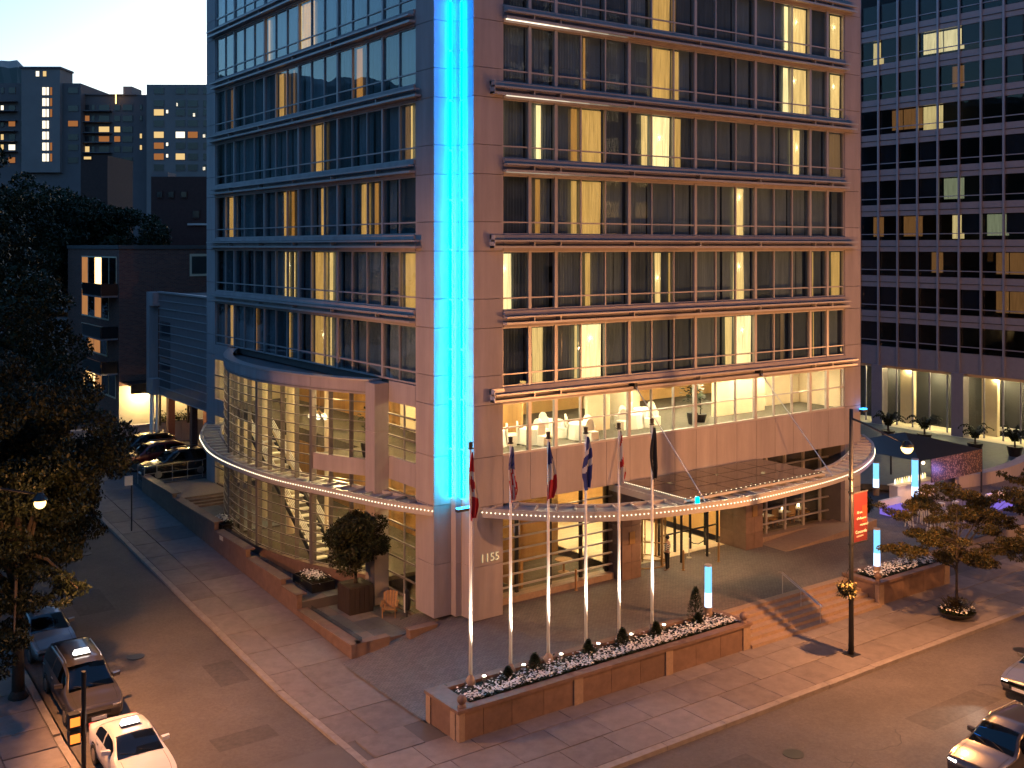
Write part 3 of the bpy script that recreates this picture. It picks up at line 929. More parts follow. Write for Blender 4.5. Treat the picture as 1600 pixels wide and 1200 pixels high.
# ---- curved canopies
def canopy(pts, zt, name_, w=1.25, flip=1, lab=None):
    c = catmull([(a, b, 0) for a, b in pts], 6)
    nrm = []
    for i in range(len(c)):
        t = (c[min(i+1,len(c)-1)]-c[max(i-1,0)]).normalized()
        nrm.append(Vector((-t.y, t.x, 0))*flip)
    def strip(o0, o1, z0, z1):
        m = MB()
        for i in range(len(c)):
            a = c[i]+nrm[i]*o0; b = c[i]+nrm[i]*o1
            m.v += [(a.x,a.y,z0),(b.x,b.y,z0),(b.x,b.y,z1),(a.x,a.y,z1)]
        for i in range(len(c)-1):
            for k in range(4):
                k2 = (k+1) % 4
                m.f.append((i*4+k, i*4+k2, (i+1)*4+k2, (i+1)*4+k)); m.mi.append(0)
        m.f.append((3,2,1,0)); m.mi.append(0); e = (len(c)-1)*4
        m.f.append((e,e+1,e+2,e+3)); m.mi.append(0)
        return m
    cn = strip(0, .16, zt-.40, zt+.02).build(name_, 'ledge_metal', HT, fixn=True)
    strip(w, w+.13, zt-.16, zt+.05).build('inner_rim', 'ledge_metal', cn, fixn=True)
    strip(.17, w-.01, zt-.13, zt-.08).build('soffit_tray', 'ledge_metal', cn, fixn=True)
    L = 0; nxt = .4; bl = 0; bm = MB()
    for i in range(len(c)-1):
        seg = (c[i+1]-c[i]).length
        while nxt <= L+seg:
            f = (nxt-L)/seg; p = c[i].lerp(c[i+1], f); n_ = nrm[i].lerp(nrm[i+1], f).normalized(); t_ = Vector((n_.y,-n_.x,0))
            a = p+n_*.17; b = p+n_*(w-.01)
            MB().bar((a.x,a.y,zt-.02),(b.x,b.y,zt-.02),.07,.12).build('rib', 'ledge_metal', cn)
            nxt += .95
        while bl <= L+seg:
            f = (bl-L)/seg; p = c[i].lerp(c[i+1], f); n_ = nrm[i].lerp(nrm[i+1], f).normalized()
            q = p-n_*.012
            bm.ball(q.x, q.y, zt-.17, .03, 6, 4)
            bl += .20
        L += seg
    bm.build('bulb_string', 'bulb', cn, kind='stuff')
    return cn
canopy([(XL-.02,1.45),(-2.3,3.9),(-3.45,8.0),(-4.4,11.9),(-4.75,16.3),(-4.55,20.0),(-3.75,23.7),(-3.1,25.8),(-1.6,29.2)], 4.90, 'curved_canopy', 1.15, -1)
canopy([(.45,-.02),(1.3,-1.1),(2.45,-2.3),(3.3,-3.0),(4.5,-3.75),(5.8,-4.3),(7.6,-4.8),(10.8,-5.3),(12.9,-5.35),(15.4,-5.2),(18.2,-4.9),(21.1,-4.25),(23.8,-3.1),(25.8,-1.95),(27.9,-.35),(29.6,1.5)], 4.90, 'curved_canopy', 1.2, 1)
# glass roof over the entrance, with purlins and tension rods
gw = (18.0-8.3)/6; gd = (4.55-.4)/3
gpm = MB().box(0, gw-.05, 0, gd-.05, 0, .025).mesh('roof_pane', 'roof_glass')
for i in range(6):
    for j in range(3):
        inst(gpm, 'roof_pane', HT, (8.3+gw*i+.025, -4.55+gd*j+.025, 5.08))
pu = MB()
for i in range(7): pu.box(8.3+gw*i-.03, 8.3+gw*i+.03, -4.55, -.2, 4.9, 5.06)
for j in range(4): pu.box(8.25, 18.05, -4.55+gd*j-.03, -4.55+gd*j+.03, 4.95, 5.055)
pu.build('roof_frame', 'ledge_metal', HT)
ed = MB()
for k in range(36): ed.ball(8.26, -4.5+k*.115, 5.14, .022, 5, 3)
for k in range(30): ed.ball(8.3+k*.33, -4.6, 5.14, .022, 5, 3)
ed.build('edge_lights', 'bulb', HT, kind='stuff')
MB().bar((8.2,-4.9,4.75),(8.2,.4,4.75),.14,.3).build('canopy_beam', 'ledge_metal', HT)
for x in (9.15, 18.15):
    MB().tube([(x,-.38,9.62),(x+.05,-4.95,4.95)], .028, 8).build('tension_rod', 'steel', HT)
    MB().box(x-.09, x+.09, -.42, -.02, 9.5, 9.78).build('rod_bracket', 'dark_metal', HT)
MB().cyl(8.7, -4.95, 4.95, 5.2, .1).build('blue_beacon', 'led_cyan', HT)
MB().box(26.9,27.3,-.42,-.12,6.75,6.9).box(26.92,27.28,-.40,-.14,6.9,6.95,1).build('led_floodlight', ['dark_metal','led_blue'], HT)
# downlights under the canopy
for x, y, e in ((11.3,-.6,420),(14.6,-.6,420),(17.0,-1.5,200),(26.4,-.5,140)):
    MB().lathe(x, y, [(.01,4.62),(.09,4.62),(.1,4.7)], 10).build('downlight', 'bulb_warm', HT)
    light('canopy_downlight', 'SPOT', (x, y, 4.6), e, (1,.74,.40), HT, .06, aim=(x, y, 0), spot=110, blend=.8)
# street number
text_mesh('1155', 'street_number', 'brass_lit', HT, (.32,-.03,2.52), (rad(90),0,0), .52, .025) if pbr('brass_lit', (.8,.66,.34), .25, .8, var=0, estr=.35, ecol=(1,.85,.5)) else None
# ---- glazed bay on the side street
BC, BR = (14.25, 15.6), 18.35
def bay(y, dr=0.):
    r = BR+dr; s_ = (y-BC[1])/r
    return (BC[0]-r*math.sqrt(1-s_*s_), y)
def bay_strip(y0, y1, d0, d1, z0, z1, n=18):
    m = MB()
    for i in range(n+1):
        y = y0+(y1-y0)*i/n
        a = bay(y, d0); b = bay(y, d1)
        m.v += [(a[0],a[1],z0),(b[0],b[1],z0),(b[0],b[1],z1),(a[0],a[1],z1)]
    for i in range(n):
        for k in range(4):
            k2 = (k+1) % 4
            m.f.append((i*4+k, i*4+k2, (i+1)*4+k2, (i+1)*4+k)); m.mi.append(0)
    m.f.append((3,2,1,0)); m.mi.append(0); e = n*4
    m.f.append((e,e+1,e+2,e+3)); m.mi.append(0)
    return m
YB0, YB1 = 6.35, 25.3
def terr_z(y):
    return -.45 if y < 6.8 else .0 if y < 13 else .3 if y < 18 else .6 if y < 25.2 else 1.05
ends = [YB0, 9.7, 14.3, 19.0, YB1]
for a, b in zip(ends, ends[1:]):
    bay_strip(a+.01, b-.01, -.2, .06, 9.34, 9.98, 8).build('fascia_panel', 'concrete', HT, fixn=True)
bay_strip(YB0, YB1, -.45, .1, 9.985, 10.06).build('parapet_coping', 'ledge_metal', HT, fixn=True)
bay_strip(YB0, 9.69, -.2, .05, 5.45, 6.25, 8).build('fascia_panel', 'concrete', HT, fixn=True)
bay_strip(YB0, YB1, -.3, .08, -.5, .75).build('bay_plinth', 'granite', HT, fixn=True)
rf = MB(); rf.prism([bay(YB0+(YB1-YB0)*i/16, -.4) for i in range(17)]+[(XL+.0,YB1),(XL+.0,YB0)], 9.6, 9.72)
rf.build('bay_roof', 'slate', HT, fixn=True)
gy = sorted(set([YB0+.05, 7.45, 8.6, 9.7, 10.85, 12.0, 13.15, 14.3, 15.5, 16.7, 17.9, 19.0, 20.3, 21.6, 22.9, 24.2, YB1]))
fr = MB()
for y in gy:
    a = bay(y); w = .26 if y in (9.7, 14.3, 19.0) else .045
    fr.box(a[0]-.09 if w > .1 else a[0]-.04, a[0]+.18, y-w/2, y+w/2, .75, 9.34)
fr.build('bay_mullions', 'bar_metal', HT)
for a, b in zip(gy, gy[1:]):
    bay_strip(a+.03, b-.03, -.02, 0, .76, 5.44 if b < 9.8 else 4.95, 2).build('bay_pane', 'clear_glass', HT, fixn=True)
    bay_strip(a+.03, b-.03, -.02, 0, 6.26 if b < 9.8 else 4.97, 9.33, 2).build('bay_pane', 'clear_glass', HT, fixn=True)
for k in range(19):
    z = .9+.475*k
    if 5.4 < z < 6.3:
        bay_strip(9.8, YB1, .03, .09, z-.022, z+.022, 14).build('glazing_bar', 'bar_metal', HT, fixn=True)
    else:
        bay_strip(YB0, YB1, .03, .09, z-.022, z+.022).build('glazing_bar', 'bar_metal', HT, fixn=True)
# tall pilaster closing the bay
for a, b in ((-.4, 3.6), (3.6, 7.7), (7.7, 9.98)):
    MB().box(XL-.75, XL-.003, 5.42, 6.34, a+.006, b-.006).build('pilaster_panel', 'concrete', HT)
# flat glazing between the pilaster and the pier, and at the far end of the front
for (y0, y1, zb) in ((2.95, 5.41, -.4), (25.6, 28.42, 1.1)):
    MB().box(XL+.12, XL+.14, y0, y1, 6.55, 9.1).box(XL+.12, XL+.14, y0, y1, zb, 5.45).build('podium_glass', 'clear_glass', HT)
    for (za, zc) in ((9.1, 10.08), (5.46, 6.54)):
        MB().box(XL-.0, XL+.2, y0, y1, za, zc).build('spandrel', 'concrete', HT)
    for z in ((.35,1.15,1.95,2.75,3.55,4.3,5.0,7.05,7.55,8.05,8.55) if y0 < 10 else (2.2,3.3,4.4,7.3,8.1)):
        MB().bar((XL-.02,y0,z),(XL-.02,y1,z),.09,.07).build('glazing_bar', 'bar_metal', HT)
    MB().box(XL+.1, XL+.18, (y0+y1)/2-.03, (y0+y1)/2+.03, zb, 9.1).build('window_frame', 'frame_metal', HT)
MB().box(XL+.1, XL+.25, 2.95, 5.41, -.7, -.4).box(XL+.1, XL+.25, 25.6, 28.42, .6, 1.1).build('podium_plinth', 'granite', HT)
# interior of the podium
MB().prism([bay(YB0+(9.7-YB0)*i/6, -.25) for i in range(7)]+[(4,9.7),(4,YB0)], 5.5, 6.2).build('upper_floor', 'carpet', HT, fixn=True)
MB().box(XL+.25, 4, 2.95, 6.3, 5.5, 6.2).box(-.5, 4, 9.75, 28.4, 5.5, 6.2).build('upper_floor', 'carpet', HT)
MB().prism([bay(YB0+(YB1-YB0)*i/16, -.35) for i in range(17)]+[(XL+.3,28.3),(4,28.3),(4,YB0)], .3, .5).build('bay_floor', 'carpet', HT, fixn=True)
MB().box(XL+.25, 4, 2.95, 6.3, -.5, -.35).build('bay_floor', 'carpet', HT)
MB().box(4, 4.15, 2.0, 29, -.4, 9.5).build('podium_wall', 'wood_panel', HT)
MB().box(XL+.3, 4, 28.45, 28.5, .9, 9.5).build('podium_wall', 'cream', HT)
MB().prism([bay(YB0+(YB1-YB0)*i/16, -.35) for i in range(17)]+[(XL+.3,28.3),(4,28.3),(4,2.95),(XL+.3,2.95),(XL+.3,YB0)], 9.42, 9.55).build('podium_ceiling', 'cream', HT, fixn=True)
emit('podium_lamp', (1, .70, .29), 190)
for x, y, z in ((-2.2,9,9.36),(.5,4.2,9.36),(.5,8,9.36),(.5,12,9.36),(-2.4,13,9.36),(.5,16,9.36),(-2.4,17.5,9.36),(.5,20.5,9.36),(-1.8,21.5,9.36),(.5,26.8,9.36),
                (.5,4.2,5.44),(.5,8,5.44),(.8,12.5,5.44),(.8,16,5.44),(.8,20,5.44),(.5,26.8,5.44),(-1.9,9.0,5.44)):
    MB().box(x-.22, x+.22, y-.22, y+.22, z, z+.03).build('ceiling_light', 'podium_lamp', HT)
for y in (11.6, 16.4, 20.2):
    MB().cyl(-1.3, y, .5, 9.3, .22).build('inner_column', 'cream', HT)
# staircase inside the bay
sr = thing('lobby_staircase', (-1.5,13,.5), 'open staircase with white diagonal rails behind the curved glass', 'staircase')
for k in range(20):
    y = 10.4+.42*k; z = .65+.26*k
    MB().box(-2.6, -1.5, y, y+.40, z, z+.07).build('tread', 'linen', sr)
for x in (-2.66, -1.44):
    MB().bar((x,10.3,.55),(x,18.9,5.75),.06,.26).build('stringer', 'dark_metal', sr)
    for d in (.45, .62, .79, .96):
        MB().bar((x,10.3,.6+d),(x,18.9,5.8+d),.045).build('rail', 'white', sr)
ch = thing('chandelier', (-2.0,11.3,7.6), 'lit chandelier with round globes hanging in the upper bay', 'chandelier')
MB().cyl(-2.0, 11.3, 8.0, 9.3, .02).build('stem', 'bronze', ch)
for k in range(9):
    a = 6.283*k/9; r = .55 if k % 2 else .32
    MB().bar((-2,11.3,8.0),(-2+r*math.cos(a),11.3+r*math.sin(a),7.75),.03).build('arm', 'bronze', ch)
    MB().ball(-2+r*math.cos(a), 11.3+r*math.sin(a), 7.68, .11, 8, 6).build('globe', 'bulb', ch)
pot_plant('potted_tree', -1.3, 7.3, 6.2, 2.5, .5, 90, 'thin potted tree in a dark pot upstairs beside the orange pilaster', pot=.36, seed=9)
t = MB().box(.2, 1.9, 3.1, 5.0, 6.95, 7.0); t.box(.22,1.88,3.12,4.98,6.22,6.95)
t.build('buffet_table', 'linen', label='long white skirted buffet table upstairs beside the corner pier', cat='table')
# ================================================================ plaza: planter, flagpoles, lights, people, lamp post
def flowers(parent, area, n, seed, zt, name='flowers', leafn=None):
    rnd = random.Random(seed)
    lf = MB()
    for k in range(leafn or n):
        x, y = area(rnd)
        h = zt + rnd.uniform(.02, .16); a = rnd.uniform(0, 6.28); r = rnd.uniform(.05, .11)
        p = Vector((x, y, h)); d = Vector((math.cos(a), math.sin(a), rnd.uniform(-.3,.6)))*r; s_ = Vector((-math.sin(a), math.cos(a), .1))*r*.5
        lf.quad(tuple(p-d), tuple(p-s_), tuple(p+d), tuple(p+s_))
    lf.build('foliage', 'leaf_dark', parent, kind='stuff')
    fl = MB()
    for k in range(n):
        x, y = area(rnd)
        h = zt + rnd.uniform(.12, .24); r = rnd.uniform(.032, .055)
        nn = len(fl.v); tx, ty = rnd.uniform(-.5,.5), rnd.uniform(-.5,.5)
        for j in range(5):
            a = 6.283*j/5
            fl.v.append((x+r*math.cos(a), y+r*math.sin(a), h+r*(tx*math.cos(a)+ty*math.sin(a))))
        fl.v.append((x, y, h-.02))
        for j in range(5):
            fl.f.append((nn+j, nn+(j+1) % 5, nn+5)); fl.mi.append(0)
    fl.build('blossoms', 'petal', parent, kind='stuff')
ZP = .22
PL = thing('flag_planter', (1.85,-6.4,-.9), 'long stone planter full of white flowers in front of the flagpoles', 'planter')
MB().box(-5.4, 9.1, -7.28, -5.42, -.95, .02).build('planter_core', 'concrete_dark', PL)
MB().box(-5.3, 9.0, -7.25, -5.75, .0, .12).build('soil', 'soil', PL)
xs_ = [-5.6,-5.35,-4.55,-3.3,-1.85,-.45,.0,1.45,2.95,4.3,4.7,6.05,7.5,8.85,9.3]
for a, b in zip(xs_, xs_[1:]):
    pil = b-a < .55
    MB().box(a+.008, b-.008, -7.52 if pil else -7.47, -7.29, -.93, .10).build('stone_panel', 'granite_light' if pil else 'granite', PL)
for (y0, y1) in ((-7.28,-6.95),(-6.94,-5.62),(-5.61,-5.3)):
    MB().box(-5.62 if y1-y0 < .5 else -5.58, -5.41, y0+.005, y1-.005, -.93, .10).build('stone_panel', 'granite_light' if y1-y0 < .5 else 'granite', PL)
MB().box(9.12, 9.32, -7.28, -5.33, -.93, .10).build('stone_panel', 'granite', PL)
MB().box(-5.58, 9.3, -5.41, -5.3, -.9, .10).build('stone_panel', 'granite', PL)
cxs = [-5.68,-4.0,-2.2,-.4,1.4,3.2,5.0,6.8,8.2,9.38]
for a, b in zip(cxs, cxs[1:]):
    MB().box(a+.004, b-.004, -7.56, -7.16, .104, ZP).build('coping_stone', 'granite', PL)
    MB().box(a+.004, b-.004, -5.62, -5.26, .104, ZP).build('coping_stone', 'granite', PL)
MB().box(-5.68, -4.9, -7.155, -5.625, .104, ZP).build('coping_stone', 'granite', PL)
MB().box(9.0, 9.38, -7.155, -5.625, .104, ZP).build('coping_stone', 'granite', PL)
for x in (-5.35, 9.1):
    MB().lathe(x, -7.3, [(.16,ZP),(.16,ZP+.06),(.08,ZP+.08),(.08,ZP+.1),(.15,ZP+.17),(.18,ZP+.26),(.15,ZP+.36),(.07,ZP+.43),(.01,ZP+.44)], 14).build('ball_finial', 'granite', PL, smooth=True)
flowers(PL, lambda r: (r.uniform(-4.9, 8.9), -7.12+abs(r.gauss(0,.45))), 2100, 7, .14, leafn=5200)
PX = [-3.87,-2.04,-.22,1.69,3.46,5.32]
FN = ['red and white flag with a maple leaf','flag with dark canton and red and white stripes','blue white and red tricolour flag','blue flag with a white cross','white flag with a red cross','plain black flag']
emit('pole_lamp', (1,.9,.72), 25)
def flag_mat(kind, u, v):
    if kind == 0:
        if v < .30 or v > .70: return 0
        d = abs(u-.45)+abs(v-.5)*2.2
        return 0 if d < .26 else 1
    if kind == 1:
        if v < .42: return 3 if int((u*5+v*19)) % 3 else 2
        return 0 if int((u*1.2+v*.45)*9) % 2 else 1
    if kind == 2:
        q = v + (u-.5)*.22
        return 2 if q < .40 else 1 if q < .68 else 0
    if kind == 3:
        q = v + (u-.5)*.25
        return 1 if (.20 < q < .31) or (.50 < q < .62) else 2
    if kind == 4:
        q = v+(u-.5)*.5
        return 0 if (int(q*7) % 3 == 1 and u > .25) else 1
    return 4
pbr('flag_red', (.36,.012,.018), .8, var=.08); pbr('flag_white', (.5,.48,.47), .8, var=.05); pbr('flag_blue', (.02,.03,.16), .8, var=.1); pbr('flag_star', (.1,.1,.2), .8, var=0); pbr('flag_black', (.012,.012,.016), .8, var=.1)
for i, x in enumerate(PX):
    y = -5.36+.02*i if i < 5 else -5.2
    y = -5.62
    w = ['first', 'second', 'third', 'fourth', 'fifth', 'sixth'][i]
    fp = thing('flagpole', (x, y, .12), 'tall lit white flagpole, %s of six from the left' % w, 'flagpole', 'flagpoles')
    MB().tube([(x,y,.12),(x,y,4.5),(x,y,8.85)], [.068,.058,.036], 12).build('pole', 'white', fp, smooth=True)
    MB().lathe(x, y, [(.2,.12),(.2,.2),(.16,.3),(.1,.42),(.07,.46)], 14).build('base', 'granite_light', fp, smooth=True)
    MB().lathe(x, y, [(.01,8.84),(.11,8.86),(.11,8.9),(.075,8.92),(.09,9.12),(.01,9.14)], 10).build('truck_cap', 'dark_metal', fp)
    # drooping flag
    nu, nv = 12, 40
    f = MB(); rnd = random.Random(40+i)
    ph = rnd.uniform(0, 6); dirx = 1 if i != 4 else 1
    Lf = [2.35,1.95,2.1,1.95,2.0,2.05][i]
    for b in range(nv+1):
        v = b/nv
        wd = (.05 + .32*math.sin(min(1, v*1.35)*math.pi*.55))*(1 if v < .8 else 1-.55*(v-.8)/.2)
        for a in range(nu+1):
            u = a/nu
            fx = x + (u-.38)*wd*.86 + .04*math.sin(v*6+ph)
            fy = y - .10 + math.sin(u*11+v*2.5+ph)*.075*(.4+v) - (u-.38)*wd*.45
            fz = 8.75 - v*Lf - .18*abs(u-.45)*math.sin(v*2.2)*(.2+v) - (.15*(1-u) if v > .9 else 0)
            f.v.append((fx, fy, fz))
    for b in range(nv):
        for a in range(nu):
            q = b*(nu+1)+a
            f.f.append((q, q+1, q+nu+2, q+nu+1)); f.mi.append(flag_mat(i, (a+.5)/nu, (b+.5)/nv))
    f.build('flag', ['flag_red','flag_white','flag_blue','flag_star','flag_black'], label='drooping %s on the %s pole' % (FN[i], w), cat='flag', group='flags', smooth=True)
    # ground spotlight beside the pole
    lx, ly = x+.42, y-.28
    sp = thing('spotlight', (lx, ly, .12), 'small lit ground spotlight at the foot of the %s flagpole' % w, 'spotlight', 'flagpole spotlights')
    MB().cyl(lx, ly, .1, .26, .03).cyl(lx, ly, .24, .4, .08).build('housing', 'steel', sp)
    MB().cyl(lx, ly, .401, .412, .07).build('lens', 'pole_lamp', sp)
    light('pole_spot', 'SPOT', (lx-.20, ly-.02, .5), 2600, (1,.86,.66), sp, .05, aim=(x, y, 4.5), spot=20, blend=1)
# clipped little shrubs in the planter
def cone_shrub(x, y, h, r, lab, seed):
    rnd = random.Random(seed)
    t = thing('clipped_shrub', (x, y, .12), lab, 'shrub', 'clipped shrubs in the flag planter')
    MB().cyl(x, y, .1, .12+h*.7, .03, .01, 6).build('trunk', 'bark', t)
    c = MB()
    for k in range(700):
        q = rnd.random()**.7; a = rnd.uniform(0, 6.28)
        rr_ = r*(1-q)**.75*rnd.uniform(.75,1.05)+.02
        p = Vector((x+rr_*math.cos(a), y+rr_*math.sin(a), .16+q*h))
        d = Vector((math.cos(a), math.sin(a), rnd.uniform(-.2,1)))*.06; s_ = Vector((-math.sin(a), math.cos(a), 0))*.03
        c.quad(tuple(p-d), tuple(p-s_), tuple(p+d), tuple(p+s_))
    c.build('crown', 'leaf_dark', t)
for i, (x, h, r, w) in enumerate(((-2.6,.5,.24,'smallest, left of the second flagpole'),(-1.35,.72,.34,'between the second and third flagpoles'),(1.3,.66,.3,'at the foot of the fourth flagpole'),(3.1,.74,.33,'at the foot of the fifth flagpole'),(4.95,.62,.28,'at the foot of the sixth flagpole'),(7.4,.5,.26,'low and round, left of the light column'))):
    cone_shrub(x, -6.25, h, r, 'dark clipped shrub among white flowers, '+w, 60+i)
cone_shrub(7.72, -5.8, 1.45, .42, 'tall pointed dark shrub beside the blue light column', 77)
# glowing light columns
emit('column_blue', (.22,.62,1.), 1.5); emit('column_low', (.45,.62,1.), 3.2)
def light_column(x, y, z, h, lab, s=1.):
    t = thing('light_column', (x, y, z), lab, 'light column', 'glowing blue light columns')
    MB().cyl(x, y, z, z+.45*s, .17*s, seg=18).build('base', 'granite_light', t)
    MB().cyl(x, y, z+.45*s, z+.45*s+(h-.5*s)*.35, .155*s, seg=18).build('lower_tube', 'column_low', t)
    MB().cyl(x, y, z+.451*s+(h-.5*s)*.35, z+h-.06, .155*s, seg=18).build('upper_tube', 'column_blue', t)
    MB().cyl(x, y, z+h-.06, z+h, .165*s, seg=18).build('cap', 'ledge_metal', t)
light_column(8.55, -5.75, .12, 2.3, 'glowing blue light column at the right end of the flag planter')
light_column(19.75, -6.4, .12, 2.3, 'glowing blue light column on the planter right of the entrance steps')
light_column(33.2, .4, -.0, 3.2, 'tall glowing white and blue column by the outdoor bar tent', 1.3)
light_column(34.6, 4.2, .0, 2.2, 'small violet blue light column behind the curved canopy end', 1.2)
# handrail on the steps
hr = thing('step_handrail', (14.0,-6.4,-.9), 'slim metal handrail running down the middle of the entrance steps', 'handrail')
MB().tube([(14.0,-5.05,.95),(14.0,-5.3,.98),(13.95,-7.5,.08),(13.95,-7.62,-.02)], .03, 8).build('rail', 'steel', hr)
MB().tube([(13.9,-5.3,.98),(13.85,-7.5,.08)], .02, 8).build('rail', 'steel', hr)
for y, z0, z1 in ((-5.32,0,.97),(-6.4,-.4,.53),(-7.5,-.9,.09)):
    MB().cyl(13.98, y, z0, z1, .022, seg=8).build('post', 'steel', hr)
# bollards at the entrance
for i, (x, y, w) in enumerate(((12.74,.0,'beside the doorman'),(15.25,-.05,'left of the right stone pier'),(6.33,.72,'in front of the barred lounge window'))):
    MB().lathe(x, y, [(.09,.0),(.09,.03),(.055,.04),(.055,.98),(.06,1.0),(.01,1.03)], 12).build('bollard', 'bronze' if i < 2 else 'wood', label='slim bronze bollard standing '+w, cat='bollard', group='entrance bollards')
# rope stand
rs = thing('rope_barrier', (15.1,1.3,0), 'two posts joined by a dark hanging rope beside the entrance', 'rope barrier')
for x in (14.5, 15.9): MB().lathe(x, 1.35, [(.15,0),(.15,.03),(.025,.05),(.025,.98),(.05,1.0),(.01,1.06)], 10).build('post', 'steel', rs)
MB().tube([(14.5,1.35,.92),(14.85,1.35,.7),(15.2,1.35,.62),(15.55,1.35,.7),(15.9,1.35,.92)], .025, 6).build('rope', 'dark_metal', rs)
# ---- doorman
def skin_mesh(name, pts, edges, rad_, mat, parent, levels=2):
    me = bpy.data.meshes.new(name); me.from_pydata(pts, edges, [])
    o = bpy.data.objects.new(name, me); COL.objects.link(o)
    md = o.modifiers.new('skin', 'SKIN'); md.use_smooth_shade = True
    sv = me.skin_vertices[0].data
    for i, r in enumerate(rad_):
        sv[i].radius = (r, r) if not isinstance(r, tuple) else r
    sv[0].use_root = True
    o.modifiers.new('sub', 'SUBSURF').levels = levels
    o.modifiers['sub'].render_levels = levels
    bpy.context.view_layer.update()
    dg = bpy.context.evaluated_depsgraph_get()
    me2 = bpy.data.meshes.new_from_object(o.evaluated_get(dg))
    bpy.data.objects.remove(o)
    me2.materials.clear(); me2.materials.append(M[mat])
    n = bpy.data.objects.new(name, me2); COL.objects.link(n); n.parent = parent
    return n
dm = thing('person', (12.0,.38,0), 'person in a striped shirt and dark trousers standing by the revolving door', 'person')
dm.rotation_euler = (0,0,rad(25))
body_p = [(0,0,.95),(0,0,1.18),(0,-.01,1.42),(0,0,1.52),(0,.02,1.60),(0,.03,1.70),
          (-.09,0,.9),(-.10,.0,.5),(-.10,-.02,.08),(-.10,.14,.04),(.09,0,.9),(.10,.0,.5),(.11,-.02,.08),(.12,.14,.04),
          (-.19,-.01,1.41),(-.25,-.03,1.13),(-.16,.15,1.02),(-.07,.20,1.0),(.19,-.01,1.41),(.25,-.03,1.13),(.16,.15,1.02),(.07,.20,1.0)]
body_e = [(0,1),(1,2),(2,3),(3,4),(4,5),(0,6),(6,7),(7,8),(8,9),(0,10),(10,11),(11,12),(12,13),(2,14),(14,15),(15,16),(16,17),(2,18),(18,19),(19,20),(20,21)]
body_r = [.12,.12,.13,.055,.075,.085,.085,.06,.042,.035,.085,.06,.042,.035,.06,.045,.035,.03,.06,.045,.035,.03]
skin_mesh('body', body_p, body_e, body_r, 'skin', dm)
m_, t_, out_ = nt('striped_shirt')
b_ = t_.nodes.new('ShaderNodeBsdfPrincipled'); t_.links.new(b_.outputs[0], out_.inputs[0]); b_.inputs['Roughness'].default_value = .8
tc = t_.nodes.new('ShaderNodeTexCoord'); wv = t_.nodes.new('ShaderNodeTexWave'); wv.bands_direction = 'Z'; wv.inputs['Scale'].default_value = 3.2
t_.links.new(tc.outputs['Object'], wv.inputs['Vector'])
rp_ = t_.nodes.new('ShaderNodeValToRGB'); rp_.color_ramp.interpolation = 'CONSTANT'; rp_.color_ramp.elements[0].color = (.55,.5,.45,1); rp_.color_ramp.elements[1].color = (.05,.05,.06,1); rp_.color_ramp.elements[1].position = .5
t_.links.new(wv.outputs['Fac'], rp_.inputs['Fac']); t_.links.new(rp_.outputs[0], b_.inputs['Base Color']); M['striped_shirt'] = m_
skin_mesh('shirt', [(0,0,.92),(0,0,1.18),(0,-.01,1.43),(-.19,-.01,1.41),(-.25,-.03,1.13),(-.19,.1,1.05),(.19,-.01,1.41),(.25,-.03,1.13),(.19,.1,1.05)], [(0,1),(1,2),(2,3),(3,4),(4,5),(2,6),(6,7),(7,8)], [.14,.14,.145,.075,.06,.05,.075,.06,.05], 'striped_shirt', dm)
pbr('trousers', (.012,.012,.016), .8, var=0)
skin_mesh('trousers', [(0,0,.97),(-.09,0,.88),(-.10,0,.5),(-.10,-.02,.1),(.09,0,.88),(.10,0,.5),(.11,-.02,.1)], [(0,1),(1,2),(2,3),(0,4),(4,5),(5,6)], [.135,.1,.075,.06,.1,.075,.06], 'trousers', dm)
h_ = MB().ball(0, -.005, 1.70, .108, 12, 8); ho = bpy.data.objects.new('hair', h_.mesh('hair', 'dark_metal')); COL.objects.link(ho); ho.parent = dm; ho.scale = (1,1,1)
for v in ho.data.vertices:
    if v.co.z < 1.66 and v.co.y > .02: v.co.z = 1.68
# ---- black lamp post with banner and hanging basket
lp = thing('lamp_post', (12.3,-10.42,-.9), 'tall black street lamp post with a red banner on the boulevard pavement', 'lamp post')
MB().box(12.02,12.58,-10.7,-10.14,-.9,-.885).build('base_plate', 'dark_metal', lp)
MB().tube([(12.3,-10.42,-.89),(12.3,-10.42,1.0),(12.3,-10.42,9.5)], [.12,.105,.08], 14).build('pole', 'black_paint', lp, smooth=True)
for z in (1.4, 3.72, 5.92, 6.5): MB().cyl(12.3, -10.42, z, z+.08, .125).build('collar', 'dark_metal', lp)
LX, LY, LZ = 12.45, -13.0, 8.25
MB().tube([(12.3,-10.42,9.1),(12.32,-10.9,9.0),(12.38,-11.9,8.7),(LX,LY+.2,LZ+.18)], [.05,.045,.04,.035], 8).build('arm', 'black_paint', lp)
MB().lathe(LX, LY, [(.01,LZ+.3),(.1,LZ+.28),(.22,LZ+.12),(.24,LZ+.02)], 14).build('lamp_hood', 'black_paint', lp)
MB().ball(LX, LY, LZ-.02, .24, 14, 8).build('lamp_globe', 'lamp_sodium', lp)
SOD = (1., .41, .13)
light('sodium_light', 'POINT', (LX, LY, LZ-.32), 7800, SOD, lp, .12)
pbr('banner_red', (.085,.005,.008), .7, var=.3, scale=2.2); pbr('banner_orange', (.15,.022,.008), .7, var=.2)
bn = thing('street_banner', (12.9,-10.5,3.78), 'red banner with white lettering hanging on the black lamp post', 'banner')
MB().box(12.46,13.38,-10.44,-10.425,3.80,5.86).build('cloth', 'banner_red', bn)
MB().box(13.02,13.36,-10.446,-10.441,4.6,5.3).build('orange_patch', 'banner_orange', bn)
MB().bar((12.3,-10.432,5.9),(13.42,-10.432,5.9),.04).build('bracket', 'steel', bn)
